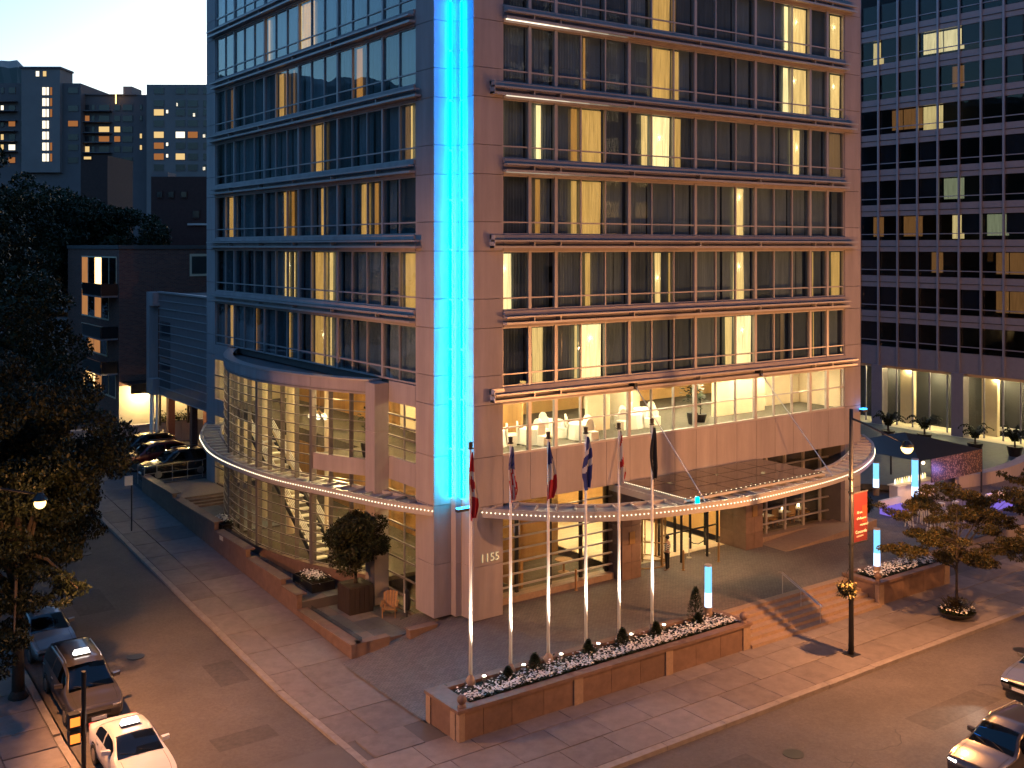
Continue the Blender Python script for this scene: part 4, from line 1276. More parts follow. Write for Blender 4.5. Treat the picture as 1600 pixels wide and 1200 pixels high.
MB().bar((12.3,-10.432,3.76),(13.42,-10.432,3.76),.04).build('bracket', 'dark_metal', bn)
for tx, xx, zz, ss in (('50 ans',12.66,5.0,.14),("d'influence",12.66,4.74,.15),('montréal',12.86,4.46,.15),('Concordia',12.56,4.16,.18),('UNIVERSITÉ',12.62,4.0,.09)):
    text_mesh(tx, 'lettering', 'white', bn, (xx,-10.452,zz), (rad(90),0,0), ss)
hb = thing('hanging_basket', (11.85,-10.5,1.6), 'hanging flower basket on the left side of the black lamp post', 'flower basket')
MB().lathe(11.85, -10.5, [(.01,1.72),(.2,1.74),(.33,1.9),(.36,2.05)], 12).build('basket', 'soil', hb)
MB().tube([(12.3,-10.42,2.72),(12.05,-10.46,2.76),(11.85,-10.5,2.6)], .016, 6).build('bracket', 'black_paint', hb)
for a in (0, 2.1, 4.2): MB().bar((11.85+.3*math.cos(a),-10.5+.3*math.sin(a),2.0),(11.85,-10.5,2.6),.012).build('chain', 'black_paint', hb)
rnd = random.Random(8); lf = MB()
for k in range(900):
    a = rnd.uniform(0,6.28); q = rnd.uniform(0,1)**.5*.42; z = 2.02+rnd.uniform(-.34,.22)*(1 if q > .25 else .7)
    p = Vector((11.85+q*math.cos(a), -10.5+q*math.sin(a), z)); d = Vector((math.cos(a),math.sin(a),rnd.uniform(-1,.6)))*.06; s_ = Vector((-math.sin(a),math.cos(a),.2))*.035
    lf.quad(tuple(p-d),tuple(p-s_),tuple(p+d),tuple(p+s_), 1 if rnd.random() < .3 else 0)
pbr('petal_yellow', (.6,.5,.2), .6, var=.2)
lf.build('foliage', ['leaf_mid','petal_yellow'], hb, kind='stuff')
# ---- planter right of the steps
P2_ = thing('side_planter', (21.5,-6.5,-.9), 'stone planter with white flowers right of the entrance steps', 'planter')
MB().box(18.62,24.3,-7.2,-5.5,-.95,.02).build('planter_core', 'concrete_dark', P2_)
MB().box(18.7,24.25,-7.2,-5.6,.0,.12).build('soil', 'soil', P2_)
for a, b in ((18.45,18.85),(18.86,20.5),(20.51,22.2),(22.21,23.95),(23.96,24.4)):
    MB().box(a+.005,b-.005,-7.45 if b-a < .6 else -7.4,-7.21,-.93,.1).build('stone_panel', 'granite_light' if b-a < .6 else 'granite', P2_)
MB().box(18.44,18.61,-7.2,-5.35,-.93,.1).box(24.31,24.42,-7.2,-5.4,-.93,.1).build('stone_panel', 'granite', P2_)
for (a, b, c, d) in ((18.38,20.4,-7.5,-7.12),(20.41,22.4,-7.5,-7.12),(22.41,24.48,-7.5,-7.12),(18.38,18.75,-7.11,-5.35),(24.1,24.48,-7.11,-5.35),(18.76,24.09,-5.6,-5.35)):
    MB().box(a,b,c,d,.104,ZP).build('coping_stone', 'granite', P2_)
MB().lathe(18.62,-7.25,[(.16,ZP),(.08,ZP+.08),(.15,ZP+.17),(.18,ZP+.26),(.15,ZP+.36),(.01,ZP+.44)],14).build('ball_finial','granite',P2_,smooth=True)
flowers(P2_, lambda r: (r.uniform(18.9,24.0), r.uniform(-7.1,-5.8)), 800, 17, .14, leafn=2200)
# ================================================================ trees and cars (builders), then the left half
def foliage_mesh(blobs, n, leaf, seed, droop=.25, shell=.55):
    rng = np.random.default_rng(seed)
    P = []
    vol = np.array([b[3]*b[4]*b[5] for b in blobs])**.67
    cnt = np.maximum(20, (n*vol/vol.sum()).astype(int))
    for b, c in zip(blobs, cnt):
        u = rng.normal(size=(c,3)); u /= np.linalg.norm(u, axis=1)[:,None]
        r = rng.uniform(shell, 1, c)**.6*rng.uniform(.75,1.12,c)
        P.append(np.array(b[:3]) + u*r[:,None]*np.array(b[3:6]))
    P = np.concatenate(P); N = len(P)
    d = rng.normal(size=(N,3)); d[:,2] -= droop; d /= np.linalg.norm(d,axis=1)[:,None]
    s_ = np.cross(d, rng.normal(size=(N,3))); s_ /= np.linalg.norm(s_,axis=1)[:,None]
    L = leaf*rng.uniform(.6,1.4,N)[:,None]
    V = np.empty((N,4,3)); V[:,0] = P-d*L; V[:,1] = P-s_*L*.42; V[:,2] = P+d*L; V[:,3] = P+s_*L*.42
    return V.reshape(-1,3)
def fast_mesh(name, V, mat):
    me = bpy.data.meshes.new(name); n = len(V)//4
    me.vertices.add(len(V)); me.vertices.foreach_set('co', V.astype(np.float32).ravel())
    me.loops.add(n*4); me.loops.foreach_set('vertex_index', np.arange(n*4, dtype=np.int32))
    me.polygons.add(n); me.polygons.foreach_set('loop_start', np.arange(0, n*4, 4, dtype=np.int32))
    mats = mat if isinstance(mat, (list, tuple)) else [mat]
    for q in mats: me.materials.append(M[q])
    if len(mats) > 1:
        me.polygons.foreach_set('material_index', np.random.default_rng(1).integers(0, len(mats), n).astype(np.int32))
    me.update(calc_edges=True); me.validate()
    return me
def tree(name, base, h, blobs, n, leaf, mats, lab, seed, trunk_r=.16, group=None, lean=(0,0), droop=.25, cat='tree'):
    t = thing(name, base, lab, cat, group)
    x, y, z = base; rnd = random.Random(seed)
    top = (x+lean[0], y+lean[1], z+h)
    tm = MB().tube([base, (x+lean[0]*.3, y+lean[1]*.3, z+h*.4), (x+lean[0]*.7, y+lean[1]*.7, z+h*.75), top], [trunk_r, trunk_r*.75, trunk_r*.5, trunk_r*.15], 10)
    tm.tube([(x,y,z-.05),(x,y,z+.25)], [trunk_r*1.7, trunk_r], 10)
    tm.build('trunk', 'bark', t, smooth=True)
    br_ = MB()
    for b in blobs[::max(1, len(blobs)//26)]:
        f = rnd.uniform(.35,.7)
        s0 = Vector((x+lean[0]*f, y+lean[1]*f, z+h*f)); e = Vector(b[:3])
        mid = s0.lerp(e,.5)+Vector((0,0,.2*h*.2))
        br_.tube([s0, mid, e], [trunk_r*.4, trunk_r*.25, trunk_r*.08], 6)
    br_.build('limbs', 'bark', t)
    V = foliage_mesh(blobs, n, leaf, seed, droop) - np.array(base)
    o = bpy.data.objects.new('crown', fast_mesh('crown', V, mats)); COL.objects.link(o); o.parent = t
    return t
def rblobs(c, R, n, r, seed, flat=.7):
    rnd = random.Random(seed); out = []
    for k in range(n):
        while True:
            u = [rnd.uniform(-1,1) for _ in range(3)]
            if sum(q*q for q in u) < 1: break
        s_ = r*rnd.uniform(.65,1.25)
        out.append((c[0]+u[0]*R[0], c[1]+u[1]*R[1], c[2]+u[2]*R[2], s_, s_, s_*flat))
    return out
# ---------------------------------------------------------------- cars
def interp(tab, x):
    for (a, va), (b, vb) in zip(tab, tab[1:]):
        if x <= b:
            t = (x-a)/(b-a) if b > a else 0; t = max(0,min(1,t))
            return va+(vb-va)*(t*t*(3-2*t)*.5+t*.5)
    return tab[-1][1]
CAR = {
 'sedan': dict(L=4.75, W=.90, top=[(0,.62),(.12,.72),(.95,.92),(1.35,.98),(2.15,1.40),(2.7,1.46),(3.35,1.40),(4.05,1.05),(4.55,1.02),(4.75,.85)],
               belt=[(0,.60),(.12,.70),(.95,.88),(1.35,.93),(2.6,.95),(4.05,.98),(4.55,.97),(4.75,.83)], wh=(.85,3.65), wr=.325, cab=(1.32,2.2,3.3,4.1)),
 'suv': dict(L=4.7, W=.94, top=[(0,.75),(.1,.9),(.9,1.06),(1.25,1.12),(1.9,1.62),(2.4,1.74),(3.9,1.70),(4.35,1.55),(4.62,1.1),(4.7,.8)],
               belt=[(0,.73),(.1,.88),(.9,1.02),(1.25,1.07),(2.4,1.10),(3.9,1.14),(4.4,1.14),(4.62,1.05),(4.7,.78)], wh=(.9,3.7), wr=.37, cab=(1.2,2.0,4.05,4.55)),
 'van': dict(L=5.0, W=.97, top=[(0,.72),(.1,.86),(.8,1.02),(1.1,1.1),(1.95,1.66),(2.4,1.75),(4.3,1.70),(4.75,1.55),(4.95,1.1),(5.0,.8)],
               belt=[(0,.70),(.1,.84),(.8,.98),(1.1,1.04),(2.4,1.06),(4.3,1.10),(4.75,1.10),(4.95,1.05),(5.0,.78)], wh=(.9,3.95), wr=.34, cab=(1.05,2.05,4.4,4.9)),
}
def car_profile(sp, x):
    L, W = sp['L'], sp['W']
    e = min(1, min(x, L-x)/.55); w = W*(.80+.20*math.sqrt(max(0,min(1,e))))
    zt, zb = interp(sp['top'], x), interp(sp['belt'], x)
    k = max(0, min(1, (zt-zb)/.45))
    wt = w*(.93-.19*k)
    zl = .24 + .12*max(0, 1-min(x, L-x)/.5)
    return [(w*.86,zl),(w*.97,zl+.10),(w,zl+.30),(w*.985,zb-.06),(w*.955,zb),(w*.955+(wt-w*.955)*.5,zb+(zt-zb)*.52),(wt,zt-.055*(.3+k)),(wt*.90,zt-.012),(wt*.5,zt+.012),(0,zt+.02)]
def car_parts(kind):
    sp = CAR[kind]; L = sp['L']; parts = {}
    n = 46; st_ = [L*i/n for i in range(n+1)]
    b = MB(); k = 19
    for x in st_:
        pr_ = car_profile(sp, x)
        full = [(y, z) for y, z in pr_] + [(-y, z) for y, z in reversed(pr_[:-1])]
        b.v += [(x, y, z) for y, z in full]
    for i in range(n):
        for j in range(k-1):
            b.f.append((i*k+j, (i+1)*k+j, (i+1)*k+j+1, i*k+j+1)); b.mi.append(0)
        b.f.append((i*k+k-1, (i+1)*k+k-1, (i+1)*k, i*k)); b.mi.append(0)
    b.f.append(tuple(range(k))); b.mi.append(0); b.f.append(tuple(range(n*k+k-1, n*k-1, -1))); b.mi.append(0)
    parts['body'] = b
    c0, c1, c2, c3 = sp['cab']
    def glassp(xa, xb, ja, jb, side, m_=8, cut=True):
        g_ = MB()
        for i in range(m_+1):
            x = xa+(xb-xa)*i/m_; pr_ = car_profile(sp, x)
            seg_ = []
            for j in ja if isinstance(ja, list) else (ja, jb):
                y, z = pr_[j] if isinstance(j, int) else (pr_[int(j)][0]+(pr_[int(j)+1][0]-pr_[int(j)][0])*(j-int(j)), pr_[int(j)][1]+(pr_[int(j)+1][1]-pr_[int(j)][1])*(j-int(j)))
                seg_.append((x, (y+.012)*side, z+.008))
            g_.v += seg_
        q = len(seg_)
        for i in range(m_):
            for j in range(q-1):
                g_.f.append((i*q+j, (i+1)*q+j, (i+1)*q+j+1, i*q+j+1)); g_.mi.append(0)
        return g_
    def screen(xa, xb):
        g_ = MB(); m_ = 8
        for i in range(m_+1):
            x = xa+(xb-xa)*i/m_; pr_ = car_profile(sp, x)
            w = pr_[7][0]*1.0
            row = [(-w, pr_[7][1]-.0),(-pr_[8][0],pr_[8][1]),(0,pr_[9][1]),(pr_[8][0],pr_[8][1]),(w, pr_[7][1])]
            nx_, nz_ = (-.012, .014) if xa < L/2 else (.012, .014)
            g_.v += [(x+nx_, y, z+nz_) for y, z in row]
        for i in range(m_):
            for j in range(4):
                g_.f.append((i*5+j, (i+1)*5+j, (i+1)*5+j+1, i*5+j+1)); g_.mi.append(0)
        return g_
    parts['windscreen'] = screen(c0+.03, c1-.06)
    parts['rear_window'] = screen(c2+.12, c3-.05)
    xm = (c1+c2)/2-.05
    for s_ in (-1, 1):
        parts['side_window%d' % (s_+1)] = glassp(c0+.42, xm-.05, [4.25,5,5.85], None, s_)
        parts['side_windowb%d' % (s_+1)] = glassp(xm+.05, c2+.28, [4.25,5,5.85], None, s_)
    return sp, parts
def make_car(kind, paint, loc, heading, lab, cat='car', group=None, sign=False, lights_on=False, tail_on=False, name='parked_car', tilt=0):
    sp, parts = car_parts(kind); L, W = sp['L'], sp['W']
    t = thing(name, loc, lab, cat, group)
    ORG[t.name] = (L/2, 0, 0)
    for nm, mb in parts.items():
        base = ''.join(c for c in nm if not c.isdigit()).replace('windowb', 'window')
        mb.build(base, paint if nm == 'body' else 'car_glass', t, smooth=True, fixn=(nm == 'body'))
    MB().box(c_ := sp['cab'][0]+.5, sp['cab'][2]-.1, -W*.7, W*.7, .5, 1.0).build('interior', 'core', t)
    for x in sp['wh']:
        for s_ in (-1, 1):
            r = sp['wr']; y0, y1 = s_*(W-.20), s_*(W+.012)
            wh = MB().tube([(x,y0,r),(x,y1,r)], r, 20).build('wheel', 'tyre', t)
            MB().tube([(x,y1-s_*.03,r),(x,y1+s_*.01,r)], r*.64, 14).build('rim', 'steel', wh)
            a = MB(); 
            for q in range(13):
                th_ = math.pi*q/12
                a.v += [(x+(r+.03)*math.cos(th_), s_*(W+.004), r+(r+.03)*math.sin(th_)), (x+(r+.09)*math.cos(th_), s_*(W-.005), r+(r+.09)*math.sin(th_))]
            for q in range(12): a.f.append((q*2,q*2+1,q*2+3,q*2+2)); a.mi.append(0)
            a.build('wheel_arch', 'tyre', t)
    pf = car_profile(sp, .18)
    hz = pf[3][1]-.08
    for s_ in (-1, 1):
        MB().lathe(0,0,[(.001,0)],3) if False else None
        hl = MB().prism([(.02,s_*W*.50),(.05,s_*W*.80),(.55,s_*W*.985),(.50,s_*W*.90),(.10,s_*W*.5)], hz-.07, hz+.085)
        hl.build('headlight', 'headlight_on' if lights_on else 'headlight_off', t, fixn=True)
        tz = sp['belt'][-2][1]
        MB().box(L-.30,L-.02,s_*W*.62,s_*W*.88,tz-.22,tz-.02).build('taillight', 'tail_on' if tail_on else 'plastic_red', t)
        mx_ = sp['cab'][0]+.55; mz = interp(sp['belt'], mx_)+.06
        MB().prism([(mx_-.06,s_*(W*.93)),(mx_+.03,s_*(W+.20)),(mx_+.14,s_*(W+.20)),(mx_+.12,s_*W*.93)], mz, mz+.13).build('mirror', paint, t, fixn=True)
    c0_, c1_v, c2_, c3_ = sp['cab']; xm_ = (c1_v+c2_)/2-.05
    for s_ in (-1, 1):
        for x in (c0_+.28, xm_, c2_+.12):
            sm_ = MB(); pr_ = car_profile(sp, x)
            for j in (1, 2, 3, 4): sm_.v += [(x-.007, s_*(pr_[j][0]+.004), pr_[j][1]), (x+.007, s_*(pr_[j][0]+.004), pr_[j][1])]
            for j in range(3): sm_.f.append((2*j, 2*j+1, 2*j+3, 2*j+2)); sm_.mi.append(0)
            sm_.build('door_seam', 'tyre', t)
        for x in (xm_-.22, c2_-.08):
            zb_ = interp(sp['belt'], x)-.10
            MB().box(x-.10, x+.10, s_*(car_profile(sp, x)[3][0]-.01), s_*(car_profile(sp, x)[3][0]+.03), zb_-.015, zb_+.015).build('door_handle', 'steel', t)
    hs = MB(); pr_ = None
    for s_ in (-1, 1):
        for k in range(8):
            x = .25+(c0_-.35)*k/7; pw_ = car_profile(sp, x)
            hs.v += [(x, s_*pw_[7][0]*.93, pw_[7][1]+.012), (x, s_*pw_[7][0]*.915, pw_[7][1]+.012)]
        o_ = 0 if s_ < 0 else 16
        for k in range(7): hs.f.append((o_+2*k, o_+2*k+1, o_+2*k+3, o_+2*k+2)); hs.mi.append(0)
    hs.build('bonnet_seam', 'tyre', t)
    wz = interp(sp['top'], c0_+.05)+.03
    for y in (-.45, .1): MB().bar((c0_+.02,y,wz),(c0_+.20,y+.5,interp(sp['top'], c0_+.2)+.035),.018,.014).build('wiper', 'tyre', t)
    MB().box(-.015,.06,-W*.42,W*.42,hz-.16,hz-.03).build('grille', 'dark_metal', t)
    MB().box(-.03,.03,-.26,.26,.38,.50).build('number_plate', 'white', t)
    MB().box(-.01,.10,-W*.7,W*.7,.26,.36).build('lower_grille', 'dark_metal', t)
    if kind != 'sedan':
        zt = interp(sp['top'], 3.0)
        for s_ in (-1, 1):
            MB().tube([(2.2,s_*W*.66,zt-.0),(2.35,s_*W*.66,zt+.06),(3.9,s_*W*.66,zt+.05),(4.05,s_*W*.66,zt-.04)], .02, 6).build('roof_rail', 'steel', t)
    if sign:
        zt = interp(sp['top'], 2.62)
        sg_ = MB().prism([(2.50,-.32),(2.74,-.32),(2.74,.32),(2.50,.32)], zt+.02, zt+.08).build('roof_sign', 'dark_metal', t)
        mb = MB(); mb.v += [(2.52,-.30,zt+.08),(2.72,-.30,zt+.08),(2.72,.30,zt+.08),(2.52,.30,zt+.08),(2.58,-.24,zt+.24),(2.66,-.24,zt+.24),(2.66,.24,zt+.24),(2.58,.24,zt+.24)]
        for q in ((0,3,2,1),(4,5,6,7),(0,1,5,4),(1,2,6,5),(2,3,7,6),(3,0,4,7)): mb.f.append(q); mb.mi.append(0)
        mb.build('sign_lamp', 'taxi_lamp', sg_)
    t.rotation_euler = (0, tilt, heading)
    return t
emit('taxi_lamp', (1,.95,.9), 7); emit('headlight_on', (1,.93,.8), 45); emit('tail_on', (1,.04,.02), 6)
pbr('headlight_off', (.55,.55,.58), .1, .3, var=0)
pbr('paint_white', (.62,.60,.60), .3, var=.03, coat=.6); pbr('paint_dark', (.05,.045,.05), .28, .4, var=.03, coat=.7); pbr('paint_black', (.008,.008,.010), .25, var=0, coat=.8); pbr('paint_red', (.16,.010,.012), .28, .2, var=.03, coat=.7); pbr('paint_grey', (.16,.16,.17), .3, .5, var=.03, coat=.6)
# local +X of the car mesh runs from nose (0) to tail, so the nose points to -X at heading 0
HD = rad(90)       # nose towards -Y (down the side street)
make_car('sedan', 'paint_white', (-15.35,-2.6,street_z(-2)-.10), HD, 'white taxi with a lit roof sign at the bottom left corner', sign=True, name='taxi')
make_car('van', 'paint_dark', (-15.45,3.6,street_z(3.6)-.10), HD, 'dark minivan taxi with a lit roof sign parked behind the white taxi', sign=True, name='taxi', tilt=rad(-3.1))
make_car('sedan', 'paint_grey', (-15.5,9.6,street_z(9.6)-.10), HD, 'grey car half hidden under the tree behind the dark minivan taxi', tilt=rad(-3.1))
LOTZ = 1.12
make_car('suv', 'paint_black', (-2.55,32.1,LOTZ), 0, 'black van nearest the railing in the small car park')
make_car('suv', 'paint_red', (-3.05,35.5,LOTZ), 0, 'dark red van parked in the middle of the small car park')
make_car('suv', 'paint_black', (-2.6,39.3,LOTZ), 0, 'black sport utility car parked furthest back below the retaining wall')
c1_ = make_car('sedan', 'paint_grey', (16.2,-16.9,-1.055), 0, 'grey car with glowing headlights driving left along the boulevard at the right', name='car', lights_on=True)
c2_ = make_car('suv', 'paint_dark', (8.3,-19.6,-1.055), 0, 'dark sport utility car with glowing headlights at the bottom edge of the boulevard', name='car', lights_on=True)
for c_, (x, y) in ((c1_, (16.2,-16.9)), (c2_, (8.3,-19.6))):
    for dy in (-.6, .6):
        ld = light('headlamp', 'SPOT', (-.12, dy, .75), 500, (1,.9,.72), None, .08, aim=(-12, dy, -.3), spot=50, blend=.8)
        ld.parent = c_; ld.location = (-.12-(2.375 if c_ is c1_ else 2.35), dy, .75)
# ================================================================ terrace beside the side street
TW = thing('terrace_wall', (-5.2,15,-.9), 'stepped low granite wall with glass panels along the side street pavement', 'wall')
pbr('glass_rail', (.1,.1,.1), .1, var=0)
glass('rail_glass', (.72,.8,.84), 1.6)
secs = [(1.36,6.8,-.28),(6.8,8.6,.36),(8.6,13.0,.62),(13.0,17.5,1.02),(17.5,24.5,1.45),(24.5,30.6,1.68)]
for y0, y1, zt in secs:
    nseg = max(1, round((y1-y0)/1.8))
    for k in range(nseg):
        a = y0+(y1-y0)*k/nseg; b = y0+(y1-y0)*(k+1)/nseg
        MB().box(-5.22,-4.98,a+.006,b-.006,street_z(a)-.3,zt-.06).build('stone_panel', 'granite', TW)
        MB().box(-5.26,-4.72,a+.004,b-.004,zt-.055,zt).build('coping_stone', 'granite', TW)
    if y1 < 20:
        MB().box(-4.70,-4.68,y0+.1,y1-.4,zt-.05,zt+.18).build('glass_panel', 'rail_glass', TW)
MB().box(-4.97,-3.42,1.36,1.6,-.95,-.34).box(-2.6,-1.25,1.0,1.34,-.95,-.16).build('stone_panel', 'granite', TW)
MB().box(-4.97,-3.4,1.33,1.75,-.335,-.28).box(-2.65,-1.22,.95,1.40,-.155,-.1).build('coping_stone', 'granite', TW)
MB().box(-3.4,-2.66,1.2,1.6,-.9,-.66).box(-3.4,-2.66,1.6,2.0,-.9,-.46).build('step', 'granite', TW)
TF = thing('terrace', (-3,12,-.5), kind='structure')
for y0, y1, z in ((1.62,6.8,-.45),(6.8,13,.0),(13,18,.3),(18,24.6,.6)):
    k = max(2, round((y1-y0)/1.25))
    for i in range(k):
        for j in range(3):
            a = y0+(y1-y0)*i/k; b = y0+(y1-y0)*(i+1)/k
            MB().box(-4.96+1.27*j+.006,-4.96+1.27*(j+1)-.006,a+.006,b-.006,z-.3,z).build('paving_slab', 'slate' if (i+j) % 3 else 'sidewalk2', TF)
    MB().box(-4.96,XL+.05,y0,y1,z-.5,z-.02).build('terrace_bed', 'concrete_dark', TF)
for i in range(4):
    MB().box(-4.96,XL+.0,24.6+.36*i,25.0+.36*i+(.0 if i < 3 else 5.0),.3,.715+.115*i).build('step', 'granite_light' if i == 3 else 'granite', TF)
# flower boxes
def flower_box(x0, x1, y0, y1, z, h, lab, seed, n):
    t = thing('flower_box', ((x0+x1)/2,(y0+y1)/2,z), lab, 'flower box', 'terrace flower boxes')
    MB().box(x0,x1,y0,y0+.06,z,z+h).box(x0,x1,y1-.06,y1,z,z+h).box(x0,x0+.06,y0+.061,y1-.061,z,z+h).box(x1-.06,x1,y0+.061,y1-.061,z,z+h).build('box', 'black_paint', t)
    MB().box(x0+.06,x1-.06,y0+.06,y1-.06,z,z+h-.08).build('soil', 'soil', t)
    flowers(t, lambda r: (r.gauss((x0+x1)/2,(x1-x0)*.18), r.gauss((y0+y1)/2,(y1-y0)*.18)), n, seed, z+h-.06, leafn=n*3)
flower_box(-4.1,-2.9,7.6,9.8,.0,.42,'black flower box with white blossoms near the potted tree', 31, 230)
flower_box(-4.5,-3.3,18.2,20.4,.6,.42,'black flower box with white blossoms below the terrace steps', 32, 230)
# potted tree on the terrace
pt = tree('potted_tree', (-2.85,5.6,.75), 3.0, rblobs((-2.85,5.6,2.75),(1.25,1.25,1.3),46,.5,5,.8), 20000, .07, ['leaf_dark','leaf_mid'], 'bushy tree in a big square dark pot on the terrace', 5, .07)
MB().prism([(-3.45,5.0),(-2.25,5.0),(-2.25,6.2),(-3.45,6.2)], -.45, .8).build('pot', 'pot_brown', pt)
for k in range(5): MB().box(-3.47,-3.452,5.02+.24*k,5.24+.24*k,-.42,.76).build('pot_slat', 'pot_brown', pt)
for k in range(5): MB().box(-3.43+.24*k,-3.21+.24*k,4.975,4.998,-.42,.76).build('pot_slat', 'pot_brown', pt)
# wooden garden chair
gc = thing('garden_chair', (-1.95,4.0,-.45), 'orange wooden slatted garden chair on the terrace', 'chair')
ORG[gc.name] = (0,0,0)
for k in range(5):
    y = -.24+.12*k; hh = .92+.10*math.cos((k-2)*.7)
    MB().bar((.28,y,.30),(.52,y*1.15,hh),.105,.02).build('back_slat', 'wood', gc)
for k in range(5): MB().bar((-.30+.14*k,-.28,.38-.02*k),(-.30+.14*k,.28,.38-.02*k),.12,.025).build('seat_slat', 'wood', gc)
for s_ in (-1,1):
    MB().box(-.36,-.28,s_*.29-.02,s_*.29+.02,0,.55).build('leg', 'wood', gc)
    MB().bar((-.3,s_*.29,.30),(.55,s_*.29,.05),.04,.09).build('leg', 'wood', gc)
    MB().bar((-.42,s_*.34,.56),(.42,s_*.34,.56),.12,.025).build('armrest', 'wood', gc)
gc.rotation_euler = (0,0,rad(55))
ub = thing('closed_parasol', (-1.55,3.1,-.45), 'closed dark parasol on a round base next to the garden chair', 'parasol')
MB().lathe(-1.55,3.1,[(.3,-.45),(.3,-.39),(.05,-.36),(.03,-.3),(.03,.0)],14).build('base','dark_metal',ub)
MB().lathe(-1.55,3.1,[(.03,-.1),(.13,.0),(.15,.35),(.09,.85),(.01,.95)],10).build('folded_canopy','black_paint',ub)
MB().box(-1.72,-1.69,3.02,3.08,-.1,.75).build('strap','white',ub)
nb = MB().box(-5.24,-5.225,16.2,16.7,.72,1.0).build('notice_plate','cream',label='small pale notice plate on the terrace wall',cat='sign')
# railing at the car park
rl = thing('parking_railing', (-3,30.4,1.1), 'grey metal railing between the terrace and the parked vans', 'railing')
for x in (-5.1,-4.3,-3.3,-2.3,-1.3): MB().cyl(x,30.5,1.15,2.25,.03,seg=8).build('post','steel',rl)
for z in (1.3,1.75,2.25): MB().bar((-5.1,30.5,z),(-1.25,30.5,z),.05).build('rail','steel',rl)
MB().tube([(-5.1,30.5,2.25),(-5.25,31.4,2.2),(-5.25,31.4,1.0)],.03,8).build('rail','steel',rl)
lot = MB().box(-5.0,8,30.3,44.2,.2,LOTZ)
lot.build('car_park','asphalt',kind='structure')
# ================================================================ annex, brick building, retaining wall
AN = thing('annex_building', (-1,35,5), 'dark metal clad annex with pale horizontal seams left of the hotel', 'building')
pbr('cladding', (.24,.205,.215), .4, .3, var=.1); 
for k in range(13):
    z0 = 5.45+.58*k
    MB().box(-1.02,-.8,30.1,40.5,z0+.02,z0+.56).build('cladding_panel','cladding',AN)
    MB().bar((-1.06,30.1,z0),(-1.06,40.5,z0),.08,.045).build('seam','ledge_metal',AN)
MB().box(-.79,8,30.1,40.4,5.46,12.9).build('wall','concrete_dark',AN)
MB().bar((-1.04,30.1,13.02),(-1.04,40.55,13.02),.25,.12).build('coping','ledge_metal',AN)
MB().box(-1.04,-.99,38.0,40.3,8.2,10.9).build('window','office_glass',AN)
MB().box(-.985,-.95,38.3,39.2,8.9,10.2).build('lit_blind','lit_warm',AN)
MB().box(-1.04,-.99,38.0,40.3,6.1,7.9).build('window','office_glass',AN)
MB().box(-1.5,-.85,41.4,42.1,5.4,13.0).box(-1.5,-.85,40.56,41.39,12.0,13.0).box(-1.5,-.85,40.56,41.39,5.4,6.6).build('portal_frame','concrete',AN)
MB().cyl(-1.2,41.7,2.2,5.4,.16).cyl(-.95,41.3,2.2,5.4,.1).build('column','white',AN)
MB().box(-.2,.3,41.0,41.5,LOTZ,5.4).box(-.6,-.2,34.6,35.1,LOTZ,5.4).build('pillar','brick',AN)
MB().box(3.5,3.7,30.2,44,LOTZ,5.4).build('back_wall','brick',AN)
light('annex_lamp','POINT',(1.5,38.5,4.9),90,(1,.62,.25),AN,.1)
MB().ball(1.5,38.5,5.2,.12,8,6).build('lamp','bulb_warm',AN)
RW = thing('retaining_wall', (0,44,1.1), 'stained concrete retaining wall behind the parked vans', 'wall')
for k in range(7): MB().box(-6.5+2.1*k+.01,-6.5+2.1*(k+1)-.01,44.3,44.7,1.0,2.55).build('concrete_panel','concrete',RW)
MB().box(-6.6,8.3,44.2,44.8,2.56,2.7).build('coping','concrete',RW)
rnd = random.Random(3); lf = MB()
for k in range(700):
    x = rnd.uniform(-.2,3.2); p = Vector((x, 44.6+rnd.uniform(-.4,.4), 2.75+abs(rnd.gauss(0,.3)))); a = rnd.uniform(0,6.28)
    d = Vector((math.cos(a),math.sin(a),rnd.uniform(-.3,.8)))*.13; s_ = Vector((-math.sin(a),math.cos(a),0))*.07
    lf.quad(tuple(p-d),tuple(p-s_),tuple(p+d),tuple(p+s_))
lf.build('hedge','leaf_mid',label='low leafy hedge on top of the concrete retaining wall',cat='hedge')
BB = thing('brick_building', (3,50,2.5), 'dark red brick apartment building with stacked balconies left of the hotel', 'building')
bx0, by0 = -2.5, 45.7
BRX, BRY = 16.0, 62.0
# brick courses built as slightly proud bands of individual bricks are too small here: the material carries them
def brick_mat():
    m, t, out = nt('brickwork'); b = t.nodes.new('ShaderNodeBsdfPrincipled'); t.links.new(b.outputs[0], out.inputs[0]); b.inputs['Roughness'].default_value = .85
    g_ = t.nodes.new('ShaderNodeNewGeometry'); sx = t.nodes.new('ShaderNodeSeparateXYZ'); t.links.new(g_.outputs['Position'], sx.inputs[0])
    ad = t.nodes.new('ShaderNodeMath'); ad.operation = 'ADD'; t.links.new(sx.outputs[0], ad.inputs[0]); t.links.new(sx.outputs[1], ad.inputs[1])
    cb = t.nodes.new('ShaderNodeCombineXYZ'); t.links.new(ad.outputs[0], cb.inputs[0]); t.links.new(sx.outputs[2], cb.inputs[1])
    br = t.nodes.new('ShaderNodeTexBrick'); br.inputs['Scale'].default_value = 1; br.inputs['Brick Width'].default_value = .3; br.inputs['Row Height'].default_value = .1; br.inputs['Mortar Size'].default_value = .012
    br.inputs['Color1'].default_value = (.22,.085,.06,1); br.inputs['Color2'].default_value = (.13,.05,.04,1); br.inputs['Mortar'].default_value = (.16,.13,.12,1)
    t.links.new(cb.outputs[0], br.inputs['Vector']); t.links.new(br.outputs['Color'], b.inputs['Base Color']); M['brickwork'] = m
brick_mat()
MB().box(bx0,BRX,by0,BRY,2.2,16.2).build('wall','brickwork',BB)
